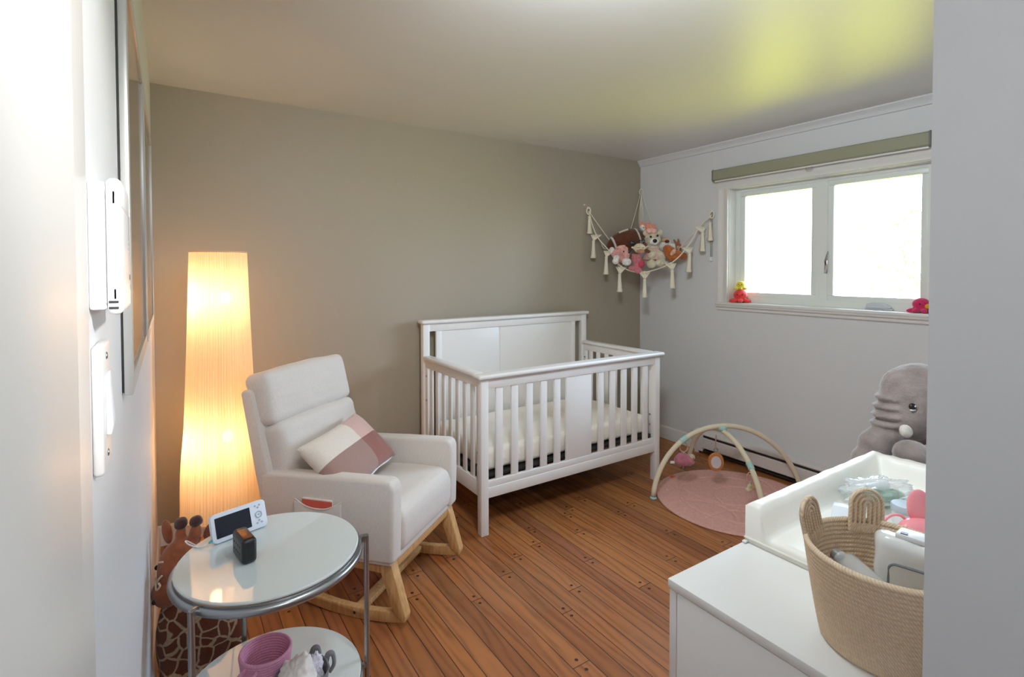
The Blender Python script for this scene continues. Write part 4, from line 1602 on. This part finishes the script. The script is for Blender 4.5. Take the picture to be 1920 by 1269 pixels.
b.tube([(-0.012, 0, -0.150), (-0.014, 0, -0.168), (-0.022, 0, -0.170)], 0.002, 6)
b.tube([(0.010, 0, -0.150), (0.010, 0, -0.172), (0.002, 0, -0.175)], 0.002, 6)
b.build('leg', M_dark, bird)
MB().box((-0.088, -0.001, -0.138), (-0.060, 0.001, -0.122)).build('tag', M_white, bird)
# round mirror
hp = arch_pt(Vector((-0.060, -0.015, 0.384)))
mir = thing('mirror_toy', 'round toy mirror with orange rim hanging near the top of the play arch', 'hanging toy', (2.965, 2.085, 0.388), -45)
b = MB()
b.tube([(0.0, 0, 0.0), (-0.003, 0, -0.05), (0, 0, -0.092)], 0.0095, 10, flat=0.35)
b.build('strap', M_straps, mir)
b = MB()
b.tube([(0.012 * math.cos(R(a)), 0, -0.098 + 0.012 * math.sin(R(a))) for a in range(0, 360, 20)], 0.003, 8, closed=True)
b.build('ring', mat('slate_ring', (110, 128, 130), 0.5), mir)
Mm = Matrix.Translation((0, 0, -0.175)) @ Matrix.Rotation(PI / 2, 4, 'X')
b = MB()
b.lathe([(0, -0.010), (0.042, -0.010), (0.050, 0.0), (0.046, 0.010), (0.034, 0.012), (0.032, 0.009), (0, 0.009)], 40, Mm)
b.fn(lambda v: Vector((v.x, v.y, -0.175 + (v.z + 0.175) * 1.25)))
b.build('rim', mat('ochre_felt', (190, 120, 62), 0.8), mir)
b = MB()
b.lathe([(0, 0.0092), (0.032, 0.0092), (0.032, 0.0105), (0, 0.0105)], 40, Mm)
b.fn(lambda v: Vector((v.x, v.y, -0.175 + (v.z + 0.175) * 1.25)))
b.build('mirror_glass', mat('toy_mirror', (226, 228, 236), 0.28, metal=0.45), mir)
# pear toy on the front leg
hp = arch_pt(curve2[11]) - Vector((0, 0, 0.02))
pear = thing('teething_ring_toy', 'small beige toy with a peach ring hanging from the arch leg beside the changing pad', 'hanging toy', hp, -33.4)
b = MB()
b.tube([(-0.012 + 0.017 * math.cos(R(a)), 0, -0.026 + 0.028 * math.sin(R(a))) for a in range(0, 360, 15)], 0.0035, 8, closed=True)
b.build('ring', M_peach, pear)
b = MB()
b.tube([(-0.010, 0, -0.05), (-0.012, 0, -0.07)], 0.004, 8)
b.build('strap', M_mint, pear)
plush('body', fur('beige_plush', (206, 190, 158)), pear, [((-0.014, 0, -0.083), (0.013, 0.012, 0.018)), ((-0.018, 0, -0.104), (0.020, 0.018, 0.016))], 0.003, 2)
b = MB()
b.ell((0.006, 0, -0.084), (0.008, 0.005, 0.020), (0, -12, 0), seg=12)
b.build('leaf', mat('ochre_leaf_felt', (206, 168, 110), 0.9), pear)

# ------------------------------------------------------------------ corner toy net
net = thing('toy_hammock', 'cream macrame toy hammock with tassels hung across the right corner', 'toy net', (3.119, 2.836, 1.593), 0)
NO = Vector((3.119, 2.836, 1.593))
M_cord = mat('ivory_cotton_cord', (232, 224, 204), 0.9, bump=(300, 0.5, 0.001))
hookA, hookB, hookC = Vector((2.944, 3.300, 1.985)), Vector((3.566, 2.560, 1.925)), Vector((3.572, 3.300, 2.195))
rim_pts = [hookA + Vector((0, 0, -0.035)), Vector((2.975, 3.240, 1.756)), Vector((3.029, 3.144, 1.621)), Vector((3.083, 3.058, 1.489)), Vector((3.191, 2.911, 1.447)), Vector((3.325, 2.762, 1.515)), Vector((3.416, 2.677, 1.640)), Vector((3.49, 2.615, 1.802)), hookB + Vector((0, 0, -0.035))]


def rel(P):
    return [Vector(p) - NO for p in P]


MB().tube(rel(smooth_path(rim_pts, 8)), 0.0042, 8).build('rim_cord', M_cord, net, sharp=180)
b = MB()
for e in (hookA, hookB):
    # loop of the end and upper cord along the wall toward the corner
    c_ = e + Vector((0, 0, -0.028))
    d_ = Vector((1, -0.6, 0)).normalized() if e is hookA else Vector((0.6, -1, 0)).normalized()
    b.tube(rel([c_ + d_ * 0.016 * math.cos(R(a)) + Vector((0, 0, 0.028 * math.sin(R(a)))) for a in range(0, 360, 20)]), 0.0055, 8, closed=True)
    b.build('end_loop', M_cord, net)
    b = MB()
b.tube(rel([hookC + Vector((0, 0, -0.03)) + Vector((-0.5, 0.8, 0)).normalized() * 0.014 * math.cos(R(a)) + Vector((0, 0, 0.026 * math.sin(R(a)))) for a in range(0, 360, 20)]), 0.005, 8, closed=True)
b.build('end_loop', M_cord, net)
b = MB()
inner = [(0.18, (3.075, 3.20, 1.66)), (0.35, (3.16, 3.13, 1.52)), (0.5, (3.26, 3.02, 1.47)), (0.65, (3.37, 2.92, 1.53)), (0.82, (3.46, 2.83, 1.66))]
rp = smooth_path(rim_pts, 8)
for u, midp in inner:
    q = rp[int(u * (len(rp) - 1))]
    b.tube(rel(smooth_path([q, Vector(midp) + Vector((0.02, 0.02, -0.02)), Vector((3.50, 3.23, 1.80)), hookC + Vector((0, 0, -0.05))], 7)), 0.0028, 6)
b.tube(rel(smooth_path([hookA + Vector((0.01, -0.01, -0.05)), (3.09, 3.22, 1.73), (3.20, 3.20, 1.62), (3.36, 3.23, 1.80), hookC + Vector((-0.01, 0, -0.05))], 7)), 0.0032, 6)
b.tube(rel(smooth_path([hookB + Vector((-0.01, 0.01, -0.05)), (3.51, 2.74, 1.72), (3.50, 2.88, 1.62), (3.53, 3.10, 1.80), hookC + Vector((0, -0.01, -0.05))], 7)), 0.0032, 6)
b.tube(rel(smooth_path([(3.075, 3.20, 1.62), (3.20, 3.10, 1.46), (3.36, 2.95, 1.46), (3.48, 2.80, 1.63)], 7)), 0.0028, 6)
b.build('net_cords', M_cord, net, sharp=180)


def tassel(top, seed, drop=0.15, shift=(0, 0, 0), tri=True):
    random.seed(seed)
    b = MB()
    top = Vector(top) - NO
    right = Vector((0.835, -0.55, 0))
    s_ = Vector(shift)
    if tri:
        n_ = Vector((-0.55, -0.835, 0)) * 0.003
        for a_ in range(7):
            # fan of knotted cords forming the small triangle
            e0 = top + right * (-0.042 + 0.014 * a_)
            b.tube([e0, e0.lerp(top + s_ + Vector((0, 0, -0.050)), 0.6) + n_, top + s_ + Vector((0, 0, -0.050))], 0.0085, 6, flat=0.5)
    t0 = top + s_ + Vector((0, 0, -0.045 if tri else -0.035))
    L = drop
    prof = [(0.008, 0), (0.013, -0.008), (0.011, -0.018), (0.0135, -0.05), (0.017, -L * 0.8), (0.023, -L * 0.97), (0.020, -L), (0, -L + 0.004)]
    ph = random.uniform(0, 6)
    bend = Vector((random.uniform(-0.008, 0.008), random.uniform(-0.006, 0.006), 0))
    tmp = MB().lathe(prof, 22, rfun=lambda a, z: 1 + 0.13 * math.sin(9 * a + ph) + 0.08 * math.sin(5 * a + z * 60))
    tmp.fn(lambda v: v + bend * (v.z / L) ** 2 + t0)
    me = bpy.data.meshes.new('tmp')
    tmp.bm.to_mesh(me)
    tmp.bm.free()
    b.bm.from_mesh(me)
    bpy.data.meshes.remove(me)
    b.tube([top + Vector((0, 0, 0.006)), top + Vector((0, 0, -0.006))], 0.008, 8)
    return b.build('tassel', M_cord, net, sharp=180)


tassel(hookA + Vector((0.004, -0.006, -0.035)), 1, 0.15, tri=False)
for i, p in enumerate(rim_pts[1:-1]):
    tassel(p, 10 + i, 0.150, shift=((-0.020, 0.012, 0), (-0.020, 0.012, 0), (-0.012, 0.008, -0.01), (0.004, 0, -0.012), (0.012, -0.008, -0.005), (0.016, -0.012, 0), (0.016, -0.014, 0))[i])
tassel(hookB + Vector((-0.008, 0.01, -0.05)), 30, 0.15, tri=False)
b = MB()
for h_, d_ in ((hookA, Vector((0, 1, 0))), (hookB, Vector((1, 0, 0))), (hookC, Vector((0.7, 0.7, 0)))):
    w_ = h_ + d_ * 0.020
    b.tube(rel([w_ + Vector((0, 0, 0.004)), h_ + Vector((0, 0, 0.004)), h_ + d_ * -0.006 + Vector((0, 0, -0.002)), h_ + d_ * -0.004 + Vector((0, 0, -0.012)), h_ + d_ * 0.004 + Vector((0, 0, -0.010))]), 0.0022, 6)
b.build('hook', M_white, net)
MB().box((2.905 - NO.x, YB - 0.014 - NO.y, 2.002 - NO.z), (2.917 - NO.x, YB - NO.y, 2.014 - NO.z), 0.003).build('wall_plug', M_white, net)

# ------------------------------------------------------------------ toys in the net.  local x to the right, y away into the corner, z up
right = Vector((0.8349, -0.5504, 0))
into = Vector((0.5504, 0.8349, 0))


def toy(name, label, x, y, z, cat='plush toy', tilt=(0, 0)):
    p = NO + right * (x * 1.05 + 0.056) + into * (y + 0.22) + Vector((0, 0, z * 1.05 + 0.006))
    t = thing(name, label, cat, p, -33.4, 'stuffed toys in the corner net')
    t.scale = (1.14, 1.14, 1.14) if name != 'plush_football' else (1.10, 1.10, 1.10)
    if tilt != (0, 0):
        t.rotation_euler = (Matrix.Rotation(R(-33.4), 3, 'Z') @ Matrix.Rotation(R(tilt[0]), 3, 'Y') @ Matrix.Rotation(R(tilt[1]), 3, 'X')).to_euler()
    return t


# football
fb = toy('plush_football', 'brown plush football with white laces and stripes in the corner net', -0.135, 0.10, 0.105, tilt=(-20, 0))
M_fb = fur('dark_brown_velour', (96, 50, 26))
prof = []
for i in range(33):
    u = -1 + i / 16
    prof.append((0.086 * max(0, 1 - abs(u) ** 2.1) ** 0.72, u * 0.160))
Mx = Matrix.Rotation(PI / 2, 4, 'Y')
MB().lathe(prof, 36, Mx).build('ball', M_fb, fb, sharp=180)
for s_ in (-1, 1):
    pp = []
    for i in range(7):
        u = s_ * (0.56 + 0.10 * i / 6)
        pp.append((0.086 * (1 - abs(u) ** 2.1) ** 0.72 + (0.003 if 0 < i < 6 else -0.001), u * 0.160))
    MB().lathe(pp, 36, Mx).build('stripe', fur('white_velour', (216, 208, 200)), fb, sharp=180)
b = MB()
b.tube([(-0.035, -0.045, 0.075), (0.0, -0.046, 0.079), (0.038, -0.045, 0.075)], 0.0035, 6)
for i in range(8):
    x = -0.033 + i * 0.0097
    b.tube([(x, -0.052, 0.070), (x, -0.040, 0.081)], 0.0028, 6)
b.build('laces', M_cord, fb)

# cream bear
M_cream = fur('cream_plush', (206, 196, 172))
bear = toy('bear_plush', 'cream teddy bear with a pink bow and dress in the middle of the net', 0.052, -0.02, 0.0)
plush('body', M_cream, bear, [
    ((0, 0, 0.100), (0.058, 0.050, 0.056)), ((0, -0.022, 0.092), (0.036, 0.036, 0.032)), ((0.0, 0.01, 0.02), (0.052, 0.045, 0.065)), ((0, 0.01, -0.04), (0.066, 0.05, 0.045)),
    ((-0.052, 0.0, 0.146), (0.020, 0.014, 0.021)), ((0.052, 0.0, 0.152), (0.022, 0.014, 0.024)),
    ((-0.022, -0.052, -0.010), (0.034, 0.034, 0.034)), ((0.05, -0.03, -0.02), (0.03, 0.03, 0.045), (0, -30, 0)),
    ((-0.028, -0.080, -0.078), (0.034, 0.036, 0.032)), ((0.036, -0.080, -0.068), (0.036, 0.036, 0.033)), ((0.07, -0.05, -0.085), (0.035, 0.035, 0.03))], 0.0055, 3)
MB().ell((-0.001, -0.048, 0.082), (0.032, 0.022, 0.026), (0, -8, 0), seg=20).build('muzzle', fur('white_plush', (236, 232, 226)), bear)
b = MB()
b.ell((-0.003, -0.072, 0.086), (0.016, 0.010, 0.014), seg=16)
b.ell((-0.026, -0.047, 0.116), (0.0085, 0.006, 0.0085), seg=12)
b.ell((0.022, -0.046, 0.124), (0.0085, 0.006, 0.0085), seg=12)
b.build('nose_and_eyes', M_black, bear)
b = MB().lathe([(0.030, 0.042), (0.046, 0.030), (0.060, -0.01), (0.074, -0.045), (0.070, -0.047), (0.054, -0.01), (0.040, 0.02), (0.028, 0.036)], 40, Matrix.Translation((0, 0.004, 0)), closed=True, rfun=lambda a, z: 1 + 0.06 * math.sin(12 * a) * (0.05 - z) * 8)
b.build('dress', mat('pale_pink_fabric', (222, 182, 172), 0.9, bump=(60, 0.3, 0.002)), bear, sharp=180)
b = MB()
b.ell((-0.036, -0.036, 0.160), (0.021, 0.012, 0.019), (0, 20, 0), seg=14)
b.ell((-0.002, -0.036, 0.158), (0.021, 0.012, 0.019), (0, -20, 0), seg=14)
b.ell((-0.019, -0.042, 0.155), (0.009, 0.009, 0.009), seg=12)
b.build('bow', mat('peach_ribbon', (232, 180, 166), 0.8), bear)

# cow
cow = toy('cow_plush', 'small cream cow plush with navy dotted bows, in front of the football', -0.062, -0.075, 0.038)
plush('head', fur('ivory_plush', (224, 208, 178)), cow, [((0, 0, 0), (0.043, 0.034, 0.036)), ((0, -0.018, -0.014), (0.030, 0.022, 0.016)), ((-0.046, 0, 0.004), (0.015, 0.008, 0.009), (0, 15, 0)), ((0.048, 0, 0.010), (0.016, 0.008, 0.010), (0, -15, 0))], 0.004, 3)
MB().ell((0, -0.030, -0.020), (0.028, 0.014, 0.014), seg=18).build('snout', fur('tan_plush', (196, 138, 112)), cow)
b = MB()
for x in (-0.018, 0.016):
    b.tube(smooth_path([(x - 0.007, -0.034, 0.004), (x, -0.037, 0.001), (x + 0.007, -0.034, 0.005)], 4), 0.0014, 6)
b.build('closed_eye', M_dark, cow)
b = MB()
b.ell((0.035, 0.004, 0.024), (0.020, 0.018, 0.018), seg=14)
b.ell((0.052, -0.02, -0.022), (0.026, 0.012, 0.012), (0, 25, 0), seg=14)
b.build('brown_patch', fur('chocolate_plush', (104, 60, 44)), cow)
M_navy = bpy.data.materials.new('navy_dotted_ribbon')
M_navy.use_nodes = True
k = Nodes(M_navy)
vor = k.n('TexVoronoi', feature='F1')
vor.inputs['Scale'].default_value = 110
vor.inputs['Randomness'].default_value = 0.2
k.t.links.new(k.coord(), vor.inputs['Vector'])
k.put(k.bsdf.inputs['Base Color'], k.mix(k.math('LESS_THAN', vor.outputs['Distance'], 0.25), srgb((28, 30, 40)), srgb((220, 222, 226))))
k.bsdf.inputs['Roughness'].default_value = 0.8
b = MB()
b.ell((-0.058, -0.010, 0.040), (0.012, 0.007, 0.017), (0, -10, 0), seg=14)
b.ell((-0.044, -0.008, 0.036), (0.010, 0.007, 0.014), (0, 30, 0), seg=14)
b.ell((0.004, -0.012, 0.050), (0.013, 0.007, 0.010), (0, 20, 0), seg=14)
b.ell((0.024, -0.012, 0.052), (0.012, 0.007, 0.013), (0, -20, 0), seg=14)
b.build('bow', M_navy, cow)

# pink bear
M_rose = fur('rose_plush', (202, 116, 126))
pig = toy('pink_bear_plush', 'small rose pink bear plush at the bottom of the net, left of the cream bear', -0.085, -0.080, -0.050)
plush('body', M_rose, pig, [((-0.005, 0, 0.005), (0.034, 0.030, 0.034)), ((0.002, -0.018, -0.002), (0.026, 0.020, 0.020)), ((0.012, 0.006, -0.040), (0.038, 0.032, 0.040)),
                           ((-0.034, -0.01, -0.062), (0.026, 0.024, 0.018)), ((0.006, -0.02, -0.082), (0.026, 0.026, 0.018)), ((-0.026, 0, 0.034), (0.011, 0.008, 0.011)), ((0.020, 0, 0.036), (0.011, 0.008, 0.011))], 0.004, 3)
MB().ell((0.026, -0.010, -0.030), (0.026, 0.026, 0.032), (0, 20, 0), seg=18).build('shirt', mat('raspberry_knit', (188, 72, 88), 0.9, bump=(220, 0.5, 0.001)), pig)
b = MB()
b.ell((-0.010, -0.030, 0.010), 0.003, seg=10)
b.ell((0.010, -0.032, 0.012), 0.003, seg=10)
b.build('eye', M_black, pig)

# pink puppy with white paws
uni = toy('puppy_plush', 'pale pink puppy plush with white paws at the left end of the net', -0.205, -0.045, 0.0)
M_blush = fur('blush_plush', (216, 158, 150))
plush('body', M_blush, uni, [((0.01, 0, 0.022), (0.048, 0.038, 0.032), (0, -10, 0)), ((0.035, -0.03, -0.01), (0.024, 0.024, 0.038), (0, -12, 0)), ((-0.034, 0, -0.005), (0.030, 0.025, 0.034)), ((0.020, 0.015, -0.03), (0.045, 0.035, 0.040))], 0.0045, 3)
b = MB()
b.ell((0.000, -0.022, 0.046), (0.034, 0.012, 0.011), (0, -12, 0), seg=16)
b.build('ear', fur('peach_plush', (226, 172, 156)), uni)
M_whitefur = fur('white_fluff', (232, 226, 222))
plush('paws', M_whitefur, uni, [((-0.038, -0.02, -0.058), (0.024, 0.022, 0.022)), ((-0.030, -0.012, -0.030), (0.024, 0.022, 0.020)), ((0.034, -0.050, -0.062), (0.034, 0.026, 0.028)), ((-0.058, 0.01, 0.02), (0.022, 0.02, 0.026))], 0.0045, 2)
b = MB()
b.ell((0.014, -0.048, 0.012), 0.0052, seg=10)
b.ell((0.048, -0.046, 0.004), 0.0052, seg=10)
b.build('eye', M_dark, uni)

# orange-brown plush
lion = toy('orange_plush', 'orange brown fluffy plush with a pale oval paw at the right end of the net', 0.190, -0.065, 0.002)
M_or = fur('orange_brown_fluff', (178, 98, 44), 220)
plush('body', M_or, lion, [((-0.01, 0, 0.0), (0.052, 0.045, 0.045), (0, 25, 0)), ((-0.03, 0.0, 0.032), (0.034, 0.03, 0.026)), ((0.035, 0.0, -0.012), (0.048, 0.04, 0.032), (0, 18, 0)), ((0.078, 0.0, -0.022), (0.030, 0.028, 0.026)), ((-0.002, -0.01, -0.038), (0.034, 0.034, 0.028))], 0.0045, 2, fuzz=0.004)
MB().ell((-0.005, -0.046, 0.003), (0.028, 0.008, 0.014), (0, -52, 0), seg=20).build('paw_pad', fur('pale_peach_felt', (222, 178, 150)), lion)

# coral fox at the back
fox = toy('fox_plush', 'coral fox plush with white cheeks at the back of the net against the wall', 0.030, 0.115, 0.205)
M_coral = fur('coral_plush', (228, 150, 126))
plush('body', M_coral, fox, [((0.015, 0, 0.008), (0.048, 0.036, 0.036)), ((-0.030, 0, 0.034), (0.020, 0.010, 0.018), (0, -30, 0)), ((0.062, 0, 0.012), (0.022, 0.010, 0.016), (0, 35, 0)), ((0.015, 0.01, -0.06), (0.045, 0.035, 0.055))], 0.0045, 3)
b = MB()
b.ell((-0.028, -0.020, 0.0), (0.019, 0.020, 0.026), (0, -20, 0), seg=16)
b.ell((0.044, -0.024, -0.018), (0.026, 0.018, 0.019), (0, 18, 0), seg=16)
b.build('cheek', M_whitefur, fox)
b = MB()
b.ell((-0.026, -0.038, 0.002), 0.004, seg=10)
b.build('eye', M_dark, fox)

# puppy and bunny behind the orange plush
pup = toy('dog_plush', 'white and tan dog plush with a brown nose above the orange plush', 0.168, 0.035, 0.088)
plush('body', M_whitefur, pup, [((0, 0, 0), (0.036, 0.03, 0.026)), ((0.045, 0, -0.034), (0.040, 0.032, 0.028)), ((-0.02, 0.0, -0.03), (0.04, 0.03, 0.03))], 0.0045, 3)
b = MB()
b.ell((-0.006, -0.012, 0.014), (0.030, 0.024, 0.020), seg=16)
b.build('tan_cap', fur('sandy_plush', (206, 168, 122)), pup)
b = MB()
b.ell((0.002, -0.030, 0.006), (0.018, 0.012, 0.013), seg=14)
b.build('nose', fur('dark_nose_plush', (92, 44, 32)), pup)
bun = toy('bunny_plush', 'tiny brown bunny plush at the right rim of the net', 0.262, 0.02, 0.055)
M_bb = fur('brown_bunny_plush', (150, 100, 66))
plush('body', M_bb, bun, [((0, 0, 0), (0.028, 0.024, 0.028)), ((0.004, 0, -0.035), (0.026, 0.024, 0.026)), ((-0.020, 0, 0.034), (0.009, 0.007, 0.022), (0, -35, 0)), ((0.004, 0, 0.038), (0.009, 0.007, 0.022), (0, -10, 0))], 0.004, 2)
b = MB()
b.ell((-0.006, -0.024, -0.004), (0.012, 0.008, 0.010), seg=12)
b.build('muzzle', fur('fawn_plush', (206, 172, 140)), bun)

# ------------------------------------------------------------------ octopus plushes on the sill
def octopus(name, label, loc, s_, m, group=None, n=7):
    t = thing(name, label, 'plush toy', loc, -62, group)
    ells = [((0, 0, 0.042 * s_), (0.036 * s_, 0.034 * s_, 0.030 * s_)), ((0, 0, 0.02 * s_), (0.030 * s_, 0.028 * s_, 0.016 * s_))]
    for i in range(n):
        a = 2 * PI * i / n + 0.35
        ells.append(((0.036 * s_ * math.cos(a), 0.032 * s_ * math.sin(a), 0.012 * s_), (0.023 * s_, 0.012 * s_, 0.0105 * s_), (0, 12, math.degrees(a))))
    plush('body', m, t, ells, 0.0032, 2)
    b = MB()
    for x in (-0.0115, 0.0115):
        b.ell((x * s_, -0.0315 * s_, 0.044 * s_), (0.0036 * s_, 0.0026 * s_, 0.0040 * s_), seg=10)
    b.build('eye', M_black, t)
    b = MB()
    b.tube([(-0.004 * s_, -0.0335 * s_, 0.037 * s_), (0, -0.034 * s_, 0.0355 * s_), (0.004 * s_, -0.0335 * s_, 0.037 * s_)], 0.0009 * s_, 6)
    b.build('mouth', M_dark, t)
    return t


SZ = WZ0 + 0.0100
octopus('octopus_plush', 'red plush octopus at the left end of the window sill', (XR + 0.028, 2.345, SZ), 1.38, mat('red_velour', (232, 58, 52), 0.8, sheen=0.4, bump=(300, 0.3, 0.001)))
octopus('octopus_plush', 'small yellow plush octopus sitting on top of the red one', (XR + 0.028, 2.343, SZ + 0.097), 0.92, mat('yellow_velour', (228, 206, 60), 0.8, sheen=0.4, bump=(300, 0.3, 0.001)))
mo = octopus('octopus_plush', 'magenta plush octopus at the right end of the window sill', (XR + 0.024, 1.205, SZ), 1.2, mat('magenta_velour', (208, 24, 96), 0.8, sheen=0.4, bump=(300, 0.3, 0.001)))
b = MB()
b.ell((0.022, -0.040, 0.040), (0.014, 0.010, 0.015), seg=12)
b.build('yellow_patch', mat('amber_felt', (228, 160, 40), 0.8), mo)

# ------------------------------------------------------------------ tree outside the window
random.seed(8)
tree = thing('garden_tree', 'pale sunlit tree outside, seen through the right window pane', 'tree', (15.0, 5.3, -0.6))
b = MB()
b.tube([(0, 0, 0), (0.05, 0, 1.2), (0, 0.05, 2.4), (0.05, 0, 3.2)], [0.10, 0.07, 0.05, 0.02], 8)
for i in range(9):
    a = i * 2.4
    z = 1.3 + 0.2 * i
    b.tube([(0.02, 0.02, z), (0.5 * math.cos(a), 0.5 * math.sin(a), z + 0.4), (1.0 * math.cos(a), 1.0 * math.sin(a), z + 0.55)], [0.03, 0.02, 0.008], 6)
b.build('trunk', mat('grey_bark', (150, 136, 116), 0.9), tree)
b = MB()
tl_ = bmesh.new()
for i in range(900):
    a, rr_, z = random.uniform(0, 2 * PI), random.uniform(0.1, 1.35) ** 0.8, random.uniform(1.3, 3.6)
    rr_ *= math.sin(PI * (z - 1.0) / 2.9) ** 0.5
    c = Vector((rr_ * math.cos(a), rr_ * math.sin(a), z))
    u = Vector((random.gauss(0, 1), random.gauss(0, 1), random.gauss(0, 1))).normalized()
    v = u.orthogonal().normalized()
    s_ = random.uniform(0.04, 0.08)
    q = [tl_.verts.new(c + u * s_ * 1.5), tl_.verts.new(c + v * s_ * 0.6), tl_.verts.new(c - u * s_ * 1.5), tl_.verts.new(c - v * s_ * 0.6)]
    tl_.faces.new(q)
b.add(tl_)
b.build('foliage', mat('spring_leaves', (176, 186, 90), 0.8), tree)
